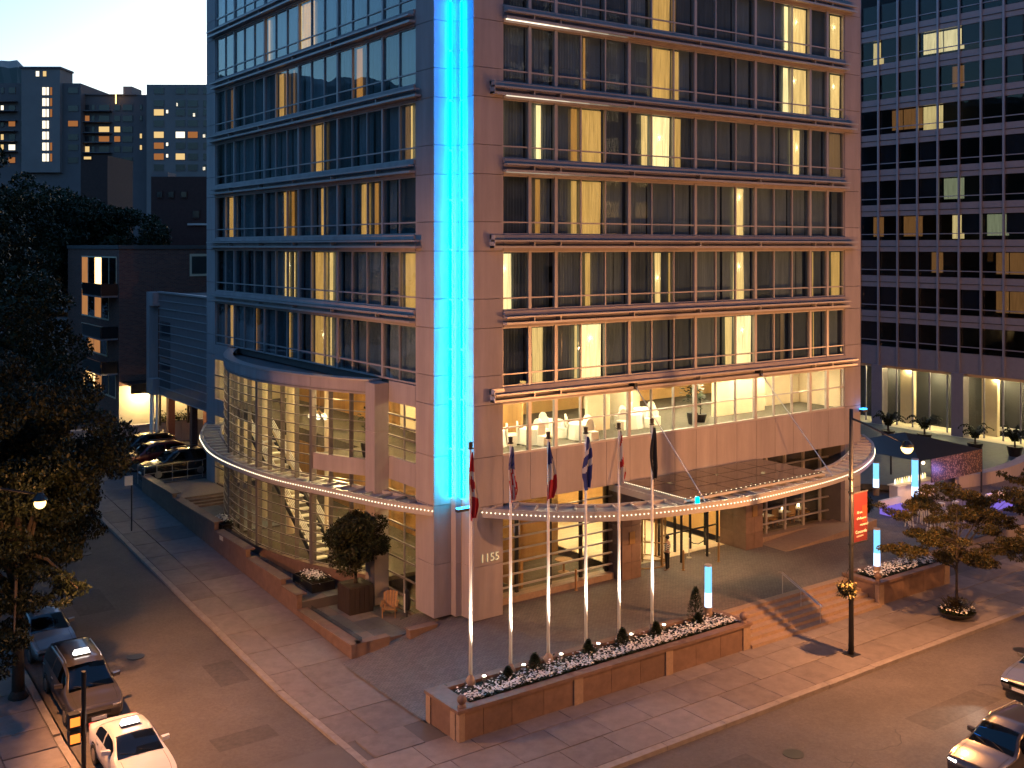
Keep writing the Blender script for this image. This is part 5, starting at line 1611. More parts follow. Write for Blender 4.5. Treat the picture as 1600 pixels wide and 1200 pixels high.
MB().box(bx0-.1,BRX,by0-.1,BRY,16.2,16.5).build('parapet','concrete_dark',BB)
fls = [4.3,7.6,10.9,14.2]
def bwin(y0, y1, z0, z1, mats, parent=BB):
    w = MB().box(bx0-.06,bx0-.005,y0,y1,z0,z0+.12).box(bx0-.06,bx0-.005,y0,y1,z1-.1,z1).build('window_frame','cream',parent)
    k = len(mats)
    for i, mt in enumerate(mats):
        a = y0+(y1-y0)*i/k; b = y0+(y1-y0)*(i+1)/k
        MB().box(bx0-.02,bx0-.004,a+.05,b-.05,z0+.12,z1-.1).build('pane',mt,w)
        MB().box(bx0-.05,bx0-.006,a-.03,a+.03,z0,z1).build('mullion','cream',w)
bwin(46.4,57.0,13.2,15.6,['office_glass','office_glass','lit_white','office_glass','lit_dim'])
bwin(48.6,57.0,10.5,12.8,['office_glass','lit_dim','office_glass','lit_dim'])
bwin(49.0,57.0,7.6,9.9,['office_glass','lit_dim','lit_dim','office_glass'])
bwin(46.6,56.5,4.5,6.9,['office_glass','office_glass','lit_dim','lit_white','lit_bright'])
for z in (12.6,9.3,6.6):
    bc = MB().box(bx0-1.3,bx0-.01,46.0,51.5,z-.15,z).build('balcony','concrete',BB)
    MB().box(bx0-1.32,bx0-1.27,46.0,51.5,z,z+.9).box(bx0-1.26,bx0-.02,45.95,46.0,z,z+.9).build('balcony_rail','black_paint',bc)
for (x0,x1) in ((3.0,5.4),(6.4,8.2)):
    w = MB().box(x0,x1,by0-.08,by0-.01,14.0,15.8).build('window_frame','cream',BB)
    MB().box(x0+.15,x1-.15,by0-.1,by0-.085,14.2,15.6).build('pane','office_glass' if x0 < 4 else 'lit_dim',w)
MB().box(bx0-.02,BRX,by0-.04,by0-.005,2.2,5.6).build('stone_base','cream',BB)
MB().box(bx0+.3,bx0+6,by0-2.2,by0-.05,5.75,5.95).box(bx0+.3,bx0+6,by0-2.2,by0-2.0,5.2,5.75).build('porch_roof','dark_metal',BB)
for x in (0,2.2,4.2): MB().box(x-.08,x+.08,by0-2.1,by0-1.95,2.6,5.2).build('porch_post','bark',BB)
emit('porch_lamp',(1,.8,.42),40)
MB().ball(-.9,by0-.6,5.5,.16,8,6).build('porch_light','porch_lamp',BB)
light('porch_glow','POINT',(-.9,by0-1.0,5.0),600,(1,.72,.32),BB,.15)
light('porch_glow','POINT',(2.6,by0-1.0,5.0),260,(1,.72,.32),BB,.15)
# sign on a post by the pavement
sp_ = thing('street_sign', (-8.1,22.8,street_z(22.8)), 'thin dark signpost on the side street pavement', 'sign')
z0 = street_z(22.8)
MB().cyl(-8.1,22.8,z0,z0+3.2,.04,seg=8).build('post','dark_metal',sp_)
MB().box(-8.5,-8.05,22.75,22.79,z0+2.6,z0+3.15).build('plate','white',sp_)
# ================================================================ left street lamp, signal pole
ll = thing('street_lamp', (-19.2,.4,-.95), 'street lamp glowing orange among the leaves of the left tree', 'street lamp')
MB().tube([(-19.2,.4,-.95),(-19.2,.4,3),(-19.2,.4,8.3)],[.11,.09,.07],10).build('pole','black_paint',ll)
MB().tube([(-19.2,.4,8.1),(-18.8,.4,8.25),(-17.75,.3,7.95)],[.045,.04,.035],8).build('arm','black_paint',ll)
MB().lathe(-17.6,.3,[(.01,7.98),(.1,7.96),(.24,7.78),(.26,7.72)],12).build('lamp_hood','black_paint',ll)
MB().ball(-17.6,.3,7.62,.2,12,8).build('lamp_globe','lamp_sodium',ll)
light('sodium_light','POINT',(-17.6,.3,7.3),900,SOD,ll,.15)
light('sodium_light','SPOT',(-17.6,.3,7.3),9500,SOD,ll,.15,aim=(-9,-2.5,3),spot=145,blend=.35)
sg = thing('signal_pole', (-16.95,-2.9,-.95), 'black pole with an orange lit pedestrian signal beside the white taxi', 'signal pole')
MB().cyl(-16.95,-2.9,-.95,2.75,.075,seg=12).build('pole','black_paint',sg)
emit('signal_orange',(1,.22,.03),2.2)
for z in (1.25,.72):
    MB().box(-17.42,-17.08,-3.05,-2.75,z-.22,z+.24).build('signal_box','black_paint',sg)
    MB().box(-17.40,-17.10,-3.07,-3.052,z-.14,z+.14).build('signal_lens','signal_orange',sg)
    MB().bar((-17.1,-2.9,z),(-16.98,-2.9,z),.05).build('bracket','black_paint',sg)
# street lamps added outside the picture to warm the front and light the boulevard
for i,(x,y,s_,w) in enumerate(((-2,-31.5,1,'across the boulevard, facing the flag planter'),(14,-31.5,1,'across the boulevard, facing the hotel entrance'),(30,-31.5,1,'across the boulevard, facing the office tower'),(43,-10.4,-1,'further right along the boulevard pavement'))):
    o = thing('street_lamp',(x,y,-.95),'added black street lamp '+w,'street lamp','added boulevard street lamps')
    MB().tube([(x,y,-.95),(x,y,9.3)],[.12,.08],10).build('pole','black_paint',o)
    MB().tube([(x,y,9.1),(x,y+s_*2.4,8.6)],.04,8).build('arm','black_paint',o)
    MB().ball(x,y+s_*2.5,8.4,.19,12,8).build('lamp_globe','lamp_sodium',o)
    light('sodium_light','POINT',(x,y+s_*2.5,8.0),5200 if s_ > 0 else 8000,SOD,o,.12)
# ================================================================ trees on the left
t1 = rblobs((-18.2,7.0,8.0),(5.2,5.0,4.6),170,1.0,21,.65)
t1 += [(-15.6,7.0,7.2,.9,.9,.6),(-14.6,7.6,6.0,.8,.8,.5),(-14.2,8.2,5.0,.7,.7,.5)] + rblobs((-16.8,4.2,3.9),(1.9,1.9,.9),16,.55,27,.5) + rblobs((-15.9,8.0,5.4),(2.2,2.0,1.4),16,.6,28,.5)
t1 += rblobs((-18.6,4.0,2.9),(2.0,1.8,1.0),22,.6,31,.55) + rblobs((-19.3,1.6,2.4),(1.6,1.4,.9),14,.55,32,.5)
t1 = [b for b in t1 if not (math.hypot(b[0]+17.6, b[1]-.3) < 2.4 and 6.0 < b[2] < 9.0) and not (b[0] > -16.2 and b[2] < 2.6) and not (b[1] < 2.6 and b[0] > -17.2 and b[2] > 4.6)]
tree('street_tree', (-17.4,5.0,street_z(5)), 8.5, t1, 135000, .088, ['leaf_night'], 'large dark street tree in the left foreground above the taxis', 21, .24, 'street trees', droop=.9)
tree('street_tree', (-18.5,24.0,street_z(24)), 10, rblobs((-16.6,22,9.4),(5.8,6.2,6.2),130,1.15,22,.65), 60000, .12, ['leaf_dark'], 'dark street tree standing behind the left foreground tree', 22, .25, 'street trees')
tree('street_tree', (-17.5,44.0,street_z(44)), 14, rblobs((-15.5,44,13.5),(7,7,7.8),140,1.4,23,.65), 60000, .16, ['leaf_dark'], 'tall dark tree left of the brick building balconies', 23, .3, 'street trees')
tree('street_tree', (-13.0,68.0,street_z(68)), 16, rblobs((-11,68,17),(8.5,8,8.2),150,1.6,24,.65), 60000, .19, ['leaf_dark'], 'broad dark tree rising behind the brick building roof', 24, .35, 'street trees')
tree('street_tree', (2.0,92.0,street_z(92)), 16, rblobs((1,92,16),(9,8,7),120,1.8,25,.65), 40000, .25, ['leaf_dark'], 'dark tree in front of the far apartment blocks beside the hotel', 25, .35, 'street trees')
tree('street_tree', (-30.0,84.0,street_z(84)), 16, rblobs((-27,84,17),(10,8,8),120,2.0,26,.65), 40000, .25, ['leaf_dark'], 'dark far tree at the left edge below the apartment blocks', 26, .35, 'street trees')
tree('street_tree', (3.5,74.0,4.5), 13, rblobs((3.0,74,16.5),(6.5,6,5.0),110,1.4,29,.65), 40000, .2, ['leaf_dark'], 'dark tree rising just behind the brick building beside the hotel', 29, .3, 'street trees')
# ================================================================ far apartment blocks, hill
def far_pt(px, py, d):
    a = (px-800)/1658; b = -(py-385)/1658
    return (CX+(.8124*a+.5831)*d, CY+(-.5831*a+.8124)*d, CZ+b*d)
FW = Vector((.5831,.8124,0)); RT = Vector((.8124,-.5831,0))
pbr('far_wall', (.16,.135,.14), .9, var=.1, scale=.2); pbr('far_wall2', (.10,.085,.095), .9, var=.1, scale=.2)
emit('far_warm',(1,.68,.28),.9); emit('far_white',(1,.9,.7),1.6); emit('far_orange',(1,.38,.12),.35); pbr('far_dark',(.02,.022,.03),.2,var=0)
def far_block(lab, d, x0, x1, ytop, depth, wins, mat='far_wall', extra=None, name='apartment_block'):
    base = far_pt((x0+x1)/2, 385, d); t = thing(name,(base[0],base[1],0),lab,'building','far apartment blocks')
    k = d/1658
    def P(px, z, out=0.):
        q = far_pt(px, 385, d); v = Vector((q[0],q[1],0)) - FW*out
        return (v.x, v.y, z)
    def Z(py): return CZ-(py-385)*k
    def slab(xa, xb, za, zb, o0, o1, mt, nm, par=t):
        m = MB(); a0=P(xa,za,o1); a1=P(xb,za,o1); b0=P(xa,za,o0); b1=P(xb,za,o0)
        m.v += [a0,a1,b1,b0]+[(q[0],q[1],zb) for q in (a0,a1,b1,b0)]
        for q in ((0,3,2,1),(4,5,6,7),(0,1,5,4),(1,2,6,5),(2,3,7,6),(3,0,4,7)): m.f.append(q); m.mi.append(0)
        return m.build(nm,mt,par)
    slab(x0,x1,0,Z(ytop),-depth,0,mat,'wall')
    for (xa,xb,ya,yb,mt) in wins:
        w = slab(xa-.6,xb+.6,Z(yb)-.15,Z(ya)+.15,.02,.14,mat,'window')
        slab(xa,xb,Z(yb),Z(ya),.145,.2,mt,'pane',w)
    if extra: extra(slab, Z)
    return t
def winrows(cols, rows, h, lit):
    o = []
    for r, y in enumerate(rows):
        for c, (a, b) in enumerate(cols):
            o.append((a,b,y,y+h,lit.get((r,c),'far_dark')))
    return o
rw = [137,157,171,188,206,223,240,257]
far_block('grey far apartment block right beside the hotel edge, with white lit bathroom windows', 262, 229, 345, 132, 25,
  winrows([(241,256),(275,289),(294,309),(318,330)], rw, 9.5, {(2,0):'far_warm',(4,0):'far_warm',(4,1):'far_white',(4,2):'far_orange',(5,0):'far_orange',(6,0):'far_orange',(6,1):'far_warm',(2,2):'far_dark'})
  + [(260,263,y,y+5,'far_white') for y in (172,223,241)] + [(317.5,321,y,y+5,'far_white') for y in (210,261)] + [(276,278,161,166,'far_white'),(302,305,177,182,'far_white')])
rows2 = [164,181,198,213,229,246]
def ex2(slab, Z):
    slab(190,204,Z(150),Z(134),-8,-1,'far_wall','roof_hut'); slab(128,214,Z(149),Z(147.5),.1,.6,'far_wall2','roof_edge')
    for y in rows2: slab(128,176,Z(y+11),Z(y+9.5),.1,2.0,'far_wall2','balcony')
far_block('dark middle apartment block with long balconies and a star bright roof lamp', 268, 126, 229, 148, 25,
  winrows([(132,140),(144,148),(155,171),(179,188),(192,207)], rows2, 8.5, {(1,0):'far_orange',(2,2):'far_warm',(2,3):'far_warm',(3,2):'far_orange',(3,3):'far_orange',(4,0):'far_warm'}) + [(219,222,y,y+7,m_) for y,m_ in ((164,'far_dark'),(181,'far_dark'),(209,'far_warm'),(227,'far_warm'))], 'far_wall2', ex2)
def ex3(slab, Z):
    slab(38,98,Z(270),Z(107),-6,1.6,'far_wall','stair_tower'); slab(36,100,Z(109),Z(106),-6,2.0,'far_wall2','tower_cap')
    for (xa,xb) in ((71,76),(77.5,81),(83,86)):
        for r, y in enumerate((138,155,172,190,207,224,241)):
            if xa > 80 and r in (3,4): continue
            w = slab(xa-.4,xb+.4,Z(y+12.4),Z(y-.4),1.62,1.7,'far_wall','window')
            slab(xa,xb,Z(y+12),Z(y),1.71,1.76,'far_white' if xa < 80 else 'far_orange','pane',w)
    for xa, mt in ((61,'far_white'),(72,'far_warm')):
        w = slab(xa-.4,xb+.4 if False else xa+5.4,Z(121.4),Z(112.6),1.62,1.7,'far_wall','window'); slab(xa,xa+5,Z(121),Z(113),1.71,1.76,mt,'pane',w)
    for y in (150,165,180,196,212,228): slab(-30,28,Z(y+10),Z(y+8.5),.1,2,'far_wall2','balcony')
far_block('far apartment block at the left edge with a column of lit stairwell windows', 265, -40, 126, 130, 25,
  winrows([(-20,-8),(2,6),(14,24),(33,37.5),(107,122)], [137,165,189,210,226,246], 8.5, {(1,1):'far_white',(2,2):'far_orange',(3,1):'far_warm',(4,1):'far_warm',(4,2):'far_white',(5,2):'far_orange',(2,4):'far_orange',(5,1):'far_white'}), 'far_wall2', ex3)
rl_ = far_pt(181,142,266)
MB().ball(rl_[0],rl_[1],rl_[2],.7,8,6).cyl(rl_[0],rl_[1],rl_[2]-3.2,rl_[2]-.6,.12).build('roof_lamp','lamp_sodium',label='star bright lamp on the roof of the middle far block',cat='lamp')
# low dark roofs with plant in front of the far blocks
far_block('low dark brick roof hut with a lit strip in front of the middle far block', 150, 126, 168, 243, 10, [(132,143,245,249,'far_warm')], 'brick_dark', name='roof_hut_building')
far_block('low dark flat roofed brick building beside the hotel behind the trees', 120, 236, 345, 276, 14, [(246,254,300,308,'far_dark'),(264,272,300,308,'far_dark'),(284,292,300,308,'far_dark'),(302,312,330,340,'far_dark')], 'brick_dark', lambda slab, Z: (slab(232,258,Z(285),Z(268),-4,-1,'far_wall','roof_unit'), slab(294,345,Z(352),Z(349),.05,.3,'ledge_metal','eaves')), name='brick_block')
# wooded hill
hm = MB(); rng = random.Random(12)
na, nr = 420, 7
for j in range(nr):
    for i in range(na):
        a = rad(60)+rad(150)*i/(na-1)
        r = 520+70*j
        hgt = interp([(60,50),(72,96),(74,118),(75.7,129),(77,134),(80,143),(90,152),(115,150),(140,140),(210,105)], math.degrees(a)) + 3*math.sin(a*60) + 4*math.sin(a*23+1)
        f = smooth(j/5)
        z = 4 + hgt*f + (rng.uniform(-2.2,2.6) if j > 1 else 0)
        hm.v.append((CX+r*math.cos(a), CY+r*math.sin(a), z))
for j in range(nr-1):
    for i in range(na-1):
        hm.f.append((j*na+i, (j+1)*na+i, (j+1)*na+i+1, j*na+i+1)); hm.mi.append(0)
hm.build('hill','leaf_dark',kind='structure')
# ================================================================ right: office tower, bar terrace, tree
OT = thing('office_tower', (72,14,-.9), 'dark glass office tower with grey mullion grid and a lit lobby on the right', 'office building')
OX = 63.5
pbr('office_metal', (.34,.34,.40), .4, .5, var=.06); pbr('office_spandrel', (.28,.27,.31), .4, .3, var=.08); pbr('office_blind',(.10,.105,.13),.8,var=.1)
OY = [26.5+2.115-2.115*k for k in range(14)]       # mullions, going towards the boulevard
OZ = [6.75+3.42*k for k in range(10)]               # spandrel tops (sill)
YA, YZ = OY[0], OY[-1]
MB().box(OX+3.2,OX+25,YZ,YA+8,-.9,42).build('core','core',OT)
litw = {(8,0):'w',(8,3):'w2',(8,4):'w2',(6,1):'d',(6,2):'d',(6,3):'w',(4,4):'g',(3,0):'d',(3,2):'d',(3,4):'w',(3,6):'g',(2,3):'d',(2,7):'d',(2,6):'d',(1,6):'d',(1,7):'d',(8,8):'d',(7,4):'d',(5,9):'w',(4,10):'d',(7,9):'w'}
lit_cloth('off_w',(1,.70,.28),1.2); lit_cloth('off_w2',(1,.76,.36),1.6); lit_cloth('off_d',(1,.42,.13),.3); lit_cloth('off_g',(.8,.8,.45),.45)
pm = MB().box(0,.03,0,2.03,0,1.72).mesh('pane','office_glass'); pm2 = MB().box(0,.03,0,2.03,0,.5).mesh('pane','office_glass')
bl = MB().box(0,.02,0,2.0,0,1.7).mesh('blind','office_blind')
rnd = random.Random(15)
for k, z in enumerate(OZ):
    MB().box(OX-.02,OX+.4,YZ,YA,z-1.1 if k else z-1.85,z-.02).build('spandrel','office_spandrel',OT)
    if k: MB().bar((OX-.05,YZ,z-.62),(OX-.05,YA,z-.62),.06,.05).build('spandrel_joint','dark_metal',OT)
    MB().box(OX-.05,OX+.1,YZ,YA,z+.52,z+.6).build('transom','office_metal',OT)
    MB().box(OX+.41,OX+3.2,YZ,YA,z-.4,z-.1).build('floor_slab','concrete_dark',OT)
    for i in range(13):
        y1 = OY[i]; y0 = OY[i+1]
        inst(pm,'window_pane',OT,(OX+.06,y0+.04,z+.6)); inst(pm2,'lower_pane',OT,(OX+.06,y0+.04,z+.01))
        L_ = litw.get((k,i-1))
        if L_:
            MB().box(OX+.8,OX+.82,y0+.05,y1-.05 if rnd.random() < .6 else y1-.9,z+(.1 if L_ == 'w' else .35),z+2.25).build('lit_interior','off_'+L_,OT)
        elif rnd.random() < .38:
            inst(bl,'blind',OT,(OX+.2,y0+.05,z+.62))
for i, y in enumerate(OY):
    MB().box(OX-.2,OX-.03,y-.09,y+.09,4.92,42).build('mullion','office_metal',OT)
# lobby
MB().box(OX+.4,OX+25,YZ,YA,4.6,4.9).build('lobby_ceiling','cream',OT)
MB().box(OX-.5,OX+25,YZ,YA,-1.0,-.82).build('lobby_floor','cream',OT)
MB().box(OX+10,OX+10.2,YZ,YA,-.8,4.6).build('lobby_wall','cream',OT)
emit('office_lamp',(1,.80,.40),230)
for y in (25,22.5,20,18,13.5,11,8):
    for x in (2,5.5): MB().box(OX+x,OX+x+.6,y-.3,y+.3,4.52,4.59).build('ceiling_light','office_lamp',OT)
for y in (24.45,16.0,7.5):
    MB().box(OX-.3,OX+.6,y-.6,y+.6,-.82,4.91).build('column','office_spandrel',OT)
    MB().box(OX+2.2,OX+2.6,y-2.4,y-.9,-.8,4.6).build('lobby_panel','cream',OT)
MB().box(OX+.7,OX+.73,YZ,YA,-.8,4.6).build('lobby_glass','clear_glass',OT)
for y in (26.4,22.9,21.2,19.4,17.6,14.0,12.2,10.6,9.0): MB().box(OX+.66,OX+.78,y-.06,y+.06,-.8,4.6).build('lobby_mullion','office_metal',OT)
# patterned stone feature panels
m_, t_, out_ = nt('veined_stone'); b_ = t_.nodes.new('ShaderNodeBsdfPrincipled'); t_.links.new(b_.outputs[0], out_.inputs[0])
g_ = t_.nodes.new('ShaderNodeNewGeometry'); v_ = t_.nodes.new('ShaderNodeTexVoronoi'); v_.feature = 'DISTANCE_TO_EDGE'; v_.inputs['Scale'].default_value = 1.6
t_.links.new(g_.outputs['Position'], v_.inputs['Vector']); r_ = t_.nodes.new('ShaderNodeValToRGB'); r_.color_ramp.elements[0].color = (.6,.55,.4,1); r_.color_ramp.elements[1].color = (.05,.05,.04,1); r_.color_ramp.elements[1].position = .16
t_.links.new(v_.outputs['Distance'], r_.inputs['Fac']); t_.links.new(r_.outputs[0], b_.inputs['Base Color']); M['veined_stone'] = m_
MB().box(OX+7.0,OX+7.2,16.2,19.6,-.3,4.4).build('stone_panel','veined_stone',OT)
MB().box(OX+7.0,OX+7.2,8.0,14.8,.2,4.4).build('stone_panel','veined_stone',OT)
for i,(y,w) in enumerate(((13.0,'left'),(10.9,'right'))):
    b = thing('lobby_bench',(OX+3.5,y,-.82),'upholstered bench in the office lobby, the %s one of two' % w,'bench','office lobby benches')
    MB().box(OX+3.0,OX+4.2,y-.9,y+.9,-.35,.0).build('seat','linen' if i == 0 else 'dark_metal',b)
    for dx in (3.1,4.1):
        for dy in (-.8,.8): MB().box(OX+dx-.04,OX+dx+.04,y+dy-.04,y+dy+.04,-.81,-.35).build('leg','dark_metal',b)
# raised deck in front of the office tower with potted palms
dk = MB().prism([(44.5,3.2),(63.0,3.2),(63.0,40),(28,40),(28,14),(40,9)],-1.2,-.81)
dk.build('office_forecourt','slate',kind='structure')
lw = MB()
cur = catmull([(40.5,2.2,0),(44,1.6,0),(48,1.9,0),(52.5,2.9,0),(58,3.1,0)],5)
for a,b in zip(cur,cur[1:]):
    lw.quad((a.x,a.y,-1.1),(b.x,b.y,-1.1),(b.x,b.y,.85),(a.x,a.y,.85)); lw.quad((a.x,a.y,.85),(b.x,b.y,.85),(b.x,b.y+.8,.85),(a.x,a.y+.8,.85))
    lw.quad((b.x,b.y+.8,-1.1),(a.x,a.y+.8,-1.1),(a.x,a.y+.8,.85),(b.x,b.y+.8,.85))
lw.build('curved_parapet','concrete',label='curved pale concrete parapet at the right edge before the office forecourt',cat='wall')
emit('shop_orange',(1,.16,.03),1.3)
sw = thing('shop_window',(52,2.4,-1.1),'orange red lit shop window under the curved parapet at the right edge','shop window')
MB().box(49.5,55,2.0,2.08,-.9,.2).build('glazing','shop_orange',sw)
for x in (49.4,51.4,53.3): MB().box(x,x+.1,1.9,2.1,-1.0,.3).build('frame','dark_metal',sw)
def palm(x, y, z, lab, seed):
    rnd = random.Random(seed); t = thing('potted_palm',(x,y,z),lab,'palm','potted palms by the office lobby')
    MB().lathe(x,y,[(.45,z),(.62,z+.75),(.62,z+.8),(.5,z+.8),(.01,z+.7)],14).build('pot','dark_metal',t)
    MB().tube([(x,y,z+.6),(x,y,z+1.3)],[.09,.06],8).build('stem','bark',t)
    c = MB()
    for k in range(17):
        a = rnd.uniform(0,6.28); L = rnd.uniform(1.0,1.6); up = rnd.uniform(.5,1.3)
        pr_ = None
        for q in range(9):
            f = q/8; p = Vector((x+math.cos(a)*L*f, y+math.sin(a)*L*f, z+1.2+up*math.sin(f*2.3)*1.0))
            if pr_ is not None:
                s_ = Vector((-math.sin(a),math.cos(a),0))
                for sd in (-1,1):
                    e = p+s_*sd*.28*(1-f*.7)+Vector((0,0,-.12)); c.quad(tuple(pr_),tuple(p),tuple(e),tuple(e-(p-pr_)*.35))
            pr_ = p
    c.build('fronds','leaf_dark',t)
for i,(x,y,w) in enumerate(((56.9,18.8,'leftmost, beside the wide lobby column'),(58.0,15.9,'second from the left, before the patterned lobby wall'),(57.4,10.8,'third from the left, before the pale bench'),(58.7,8.1,'rightmost, at the picture edge'))):
    palm(x,y,-.81,'potted palm on the office forecourt, '+w,50+i)
# outdoor bar: black tent, counter, stools
TT = thing('bar_tent',(39,3.5,0),'black fabric bar tent with a woven side curtain behind the street lamp','tent')
c4 = [(34.0,.6),(41.0,.6),(41.0,7.5),(34.0,7.5)]
m = MB(); top = (37.5,4.0,3.9)
for k in range(4):
    a, b = c4[k], c4[(k+1) % 4]; n = len(m.v); m.v += [(a[0],a[1],2.9),(b[0],b[1],2.9),top]; m.f.append((n,n+1,n+2)); m.mi.append(0)
m.build('roof','black_paint',TT)
m_, t_, out_ = nt('woven_curtain'); b_ = t_.nodes.new('ShaderNodeBsdfPrincipled'); t_.links.new(b_.outputs[0], out_.inputs[0]); b_.inputs['Roughness'].default_value = .4
g_ = t_.nodes.new('ShaderNodeNewGeometry'); v_ = t_.nodes.new('ShaderNodeTexVoronoi'); v_.inputs['Scale'].default_value = 9
t_.links.new(g_.outputs['Position'], v_.inputs['Vector']); r_ = t_.nodes.new('ShaderNodeValToRGB'); r_.color_ramp.elements[0].color = (.5,.32,.2,1); r_.color_ramp.elements[1].color = (.05,.03,.025,1); r_.color_ramp.elements[1].position = .5
t_.links.new(v_.outputs['Distance'], r_.inputs['Fac']); t_.links.new(r_.outputs[0], b_.inputs['Base Color']); M['woven_curtain'] = m_
MB().box(35.2,41.0,.55,.6,1.4,2.9).build('side_curtain','woven_curtain',TT)
for a in c4: MB().cyl(a[0],a[1],0,2.95,.06,seg=8).build('post','dark_metal',TT)
emit('bar_amber',(1,.6,.2),3.2); emit('bar_violet',(.35,.22,1.),.7); emit('bar_white',(1,.85,.6),3)
bar = thing('bar_counter',(35,2.2,0),'white lit bar counter with bottles under the black tent','bar')
MB().box(33.6,37.6,1.9,2.5,0,1.1).build('counter','white',bar)
MB().box(33.5,37.7,1.8,2.6,1.1,1.16).build('counter_top','white',bar)
for k in range(14): MB().lathe(34+.25*k,2.35,[(.05,1.16),(.05,1.36),(.02,1.42),(.02,1.5),(.001,1.5)],8).build('bottle','bar_amber' if k % 3 else 'bar_white',bar)
light('bar_glow','POINT',(35.3,1.2,2.4),110,(1,.6,.28),bar,.1)
light('bar_violet_glow','POINT',(37.5,-.8,1.8),90,(.45,.3,1.),bar,.1)
MB().ball(35.3,1.2,2.55,.1,8,6).build('pendant_lamp','bulb_warm',bar)
rnd = random.Random(4)
for i in range(9):
    x = 29.5+1.15*(i % 5)+rnd.uniform(-.2,.2); y = -1.6-1.4*(i//5)+rnd.uniform(-.2,.2)
    s = thing('bar_stool',(x,y,0),'pale bar stool on the outdoor bar terrace, %s in the %s row' % (['first','second','third','fourth','fifth'][i % 5], 'back' if i < 5 else 'front'),'stool','outdoor bar stools')
    MB().lathe(x,y,[(.01,.78),(.2,.78),(.2,.83),(.01,.84)],12).build('seat','white',s)
    for k in range(4):
        a = .78+1.57*k; MB().bar((x+.15*math.cos(a),y+.15*math.sin(a),.78),(x+.24*math.cos(a),y+.24*math.sin(a),0),.035).build('leg','white',s)
    if i % 3 == 0:
        b = thing('bar_table',(x+.6,y+.2,0),'small tall round table beside the %s outdoor bar stool' % ['first','','','fourth','','','seventh'][i],'table','outdoor bar tables')
        MB().lathe(x+.6,y+.2,[(.25,0),(.04,.04),(.04,1.04),(.34,1.05),(.34,1.08),(.01,1.08)],14).build('table','ledge_metal',b)
for i,(x,y) in enumerate(((31.6,.7),(38.5,-2.2))):
    o = thing('violet_lounge',(x,y,0),'violet lit lounge seat on the outdoor bar terrace, %s' % ['by the canopy end','right of the tall column'][i],'seat','violet lounge seats')
    MB().box(x-1.0,x+1.0,y-.4,y+.4,0,.4).build('base','bar_violet',o); MB().box(x-1.0,x+1.0,y+.3,y+.5,.4,.8).build('backrest','white',o)
# shrubs screening the bar terrace
for i,(x,y,r) in enumerate(((28.9,1.0,.8),(32.0,-.8,.7),(34.8,-3.0,.8),(37.4,-4.0,.7))):
    tree('terrace_shrub',(x,y,-.02),1.0,rblobs((x,y,.9),(r*.5,r*.5,.35),6,.5,80+i,.8),1600,.09,['leaf_dark','leaf_mid'],'dark leafy shrub edging the bar terrace, %s' % ['nearest the canopy end','second from the canopy end','third from the canopy end','furthest right'][i],80+i,.05,'bar terrace shrubs',cat='shrub')
# golden street tree in a flower bowl
bl1 = []
for (dx,dy,z,r,h) in ((0,0,4.6,2.2,.55),(2.4,.9,4.9,1.7,.5),(-2.2,-.6,4.2,1.6,.45),(1.2,-2.0,3.9,1.5,.45),(-1.4,1.8,4.8,1.5,.45),(3.9,1.0,4.0,1.5,.45),(.6,.6,5.6,1.6,.5),(-3.3,.6,3.6,1.1,.35),(2.6,-1.2,3.0,1.3,.4),(-.6,-1.0,3.1,1.5,.4),(.5,1.2,3.3,1.4,.4),(4.6,-.6,5.1,1.3,.4),(5.4,1.4,3.4,1.2,.4),(1.4,-.2,2.5,1.1,.35)):
    for k in range(4):
        pass
for (dx,dy,z,r,h) in ((0,0,4.6,2.2,.5),(2.4,.9,4.9,1.7,.45),(-2.2,-.6,4.2,1.6,.4),(1.2,-2.0,3.9,1.5,.4),(-1.4,1.8,4.8,1.5,.4),(3.9,1.0,4.0,1.5,.4),(.6,.6,5.6,1.6,.45),(-3.3,.6,3.6,1.1,.3),(2.6,-1.2,3.0,1.3,.35),(-.6,-1.0,3.1,1.5,.35),(.5,1.2,3.3,1.4,.35),(4.6,-.6,5.1,1.3,.35),(5.4,1.4,3.4,1.2,.35),(1.4,-.2,2.5,1.1,.3)):
    bl1 += [(b[0],b[1],b[2],b[3],b[4],b[5]) for b in rblobs((20.1+dx,-10.4+dy,z-.9),(r*.95,r*.95,h*.8),13,.42,int(100*z+dx),.42)]
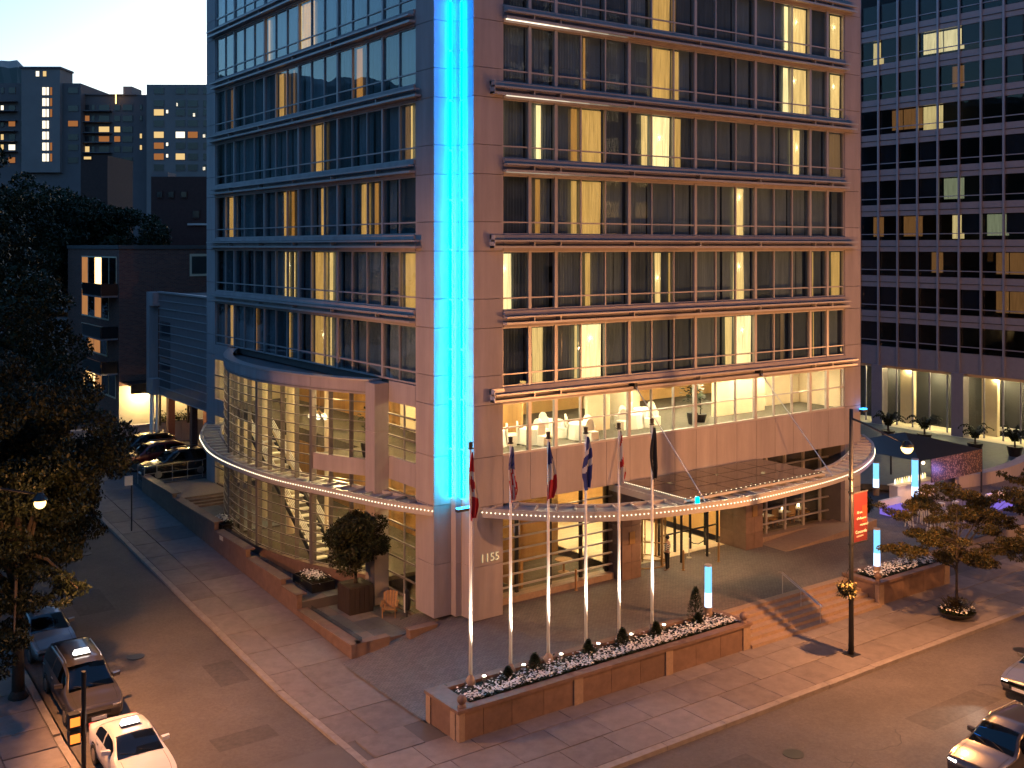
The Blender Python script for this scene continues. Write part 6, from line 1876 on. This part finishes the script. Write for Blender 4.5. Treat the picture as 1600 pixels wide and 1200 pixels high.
tree('golden_tree',(20.05,-10.5,-.75),5.0,bl1,42000,.06,['leaf_gold','leaf_mid','leaf_mid'],'small golden leaved street tree growing from a flower bowl',91,.07,'street trees',droop=.7)
tree('golden_tree',(31.5,-10.4,-.95),5.0,[(b[0]+11.2,b[1]+.3,b[2]+.1,b[3],b[4],b[5]) for b in bl1],15000,.10,['leaf_gold','leaf_mid'],'second golden street tree further right, partly outside the picture',92,.08,'street trees',droop=.7)
bw = thing('flower_bowl',(20.05,-10.5,-.9),'round bowl of white and yellow flowers around the golden tree trunk','flower bowl')
MB().lathe(20.05,-10.5,[(.4,-.9),(.75,-.72),(.85,-.6),(.78,-.58),(.01,-.66)],18).build('bowl','dark_metal',bw)
flowers(bw,lambda r:(lambda a,q:(20.05+q*math.cos(a),-10.5+q*math.sin(a)))(r.uniform(0,6.28),.8*r.random()**.5),150,19,-.62,leafn=900)
rnd = random.Random(9); lf = MB()
for k in range(420):
    a = rnd.uniform(0,6.28); q = rnd.uniform(.1,.75); p = Vector((20.05+q*math.cos(a),-10.5+q*math.sin(a),-.5+rnd.uniform(0,.55)*(1-q*.6)))
    d = Vector((math.cos(a),math.sin(a),rnd.uniform(.2,1)))*.12; s_ = Vector((-math.sin(a),math.cos(a),0))*.04
    lf.quad(tuple(p-d),tuple(p-s_),tuple(p+d),tuple(p+s_))
lf.build('grasses','leaf_gold',bw,kind='stuff')

# long building across the boulevard, behind the viewpoint (unseen, added to darken the sky mirrored in the hotel's glass)
pbr('facing_wall',(.06,.065,.08),.9,var=.2,scale=.4)
OB = thing('added_facing_building',(10,-56,-1),'long dark grey building added across the boulevard to darken the hotel glass','building')
MB().box(-75,95,-66,-47,-1.2,50).build('wall','facing_wall',OB)
wf = MB().box(0,1.8,0,.08,0,1.7).mesh('window','office_glass'); wl_ = MB().box(0,1.8,0,.08,0,1.7).mesh('window','off_w')
rnd = random.Random(33)
for k in range(13):
    for i in range(23):
        inst(wl_ if rnd.random() < .0 else wf,'window',OB,(-40+4.2*i,-47.0,2.5+3.4*k))
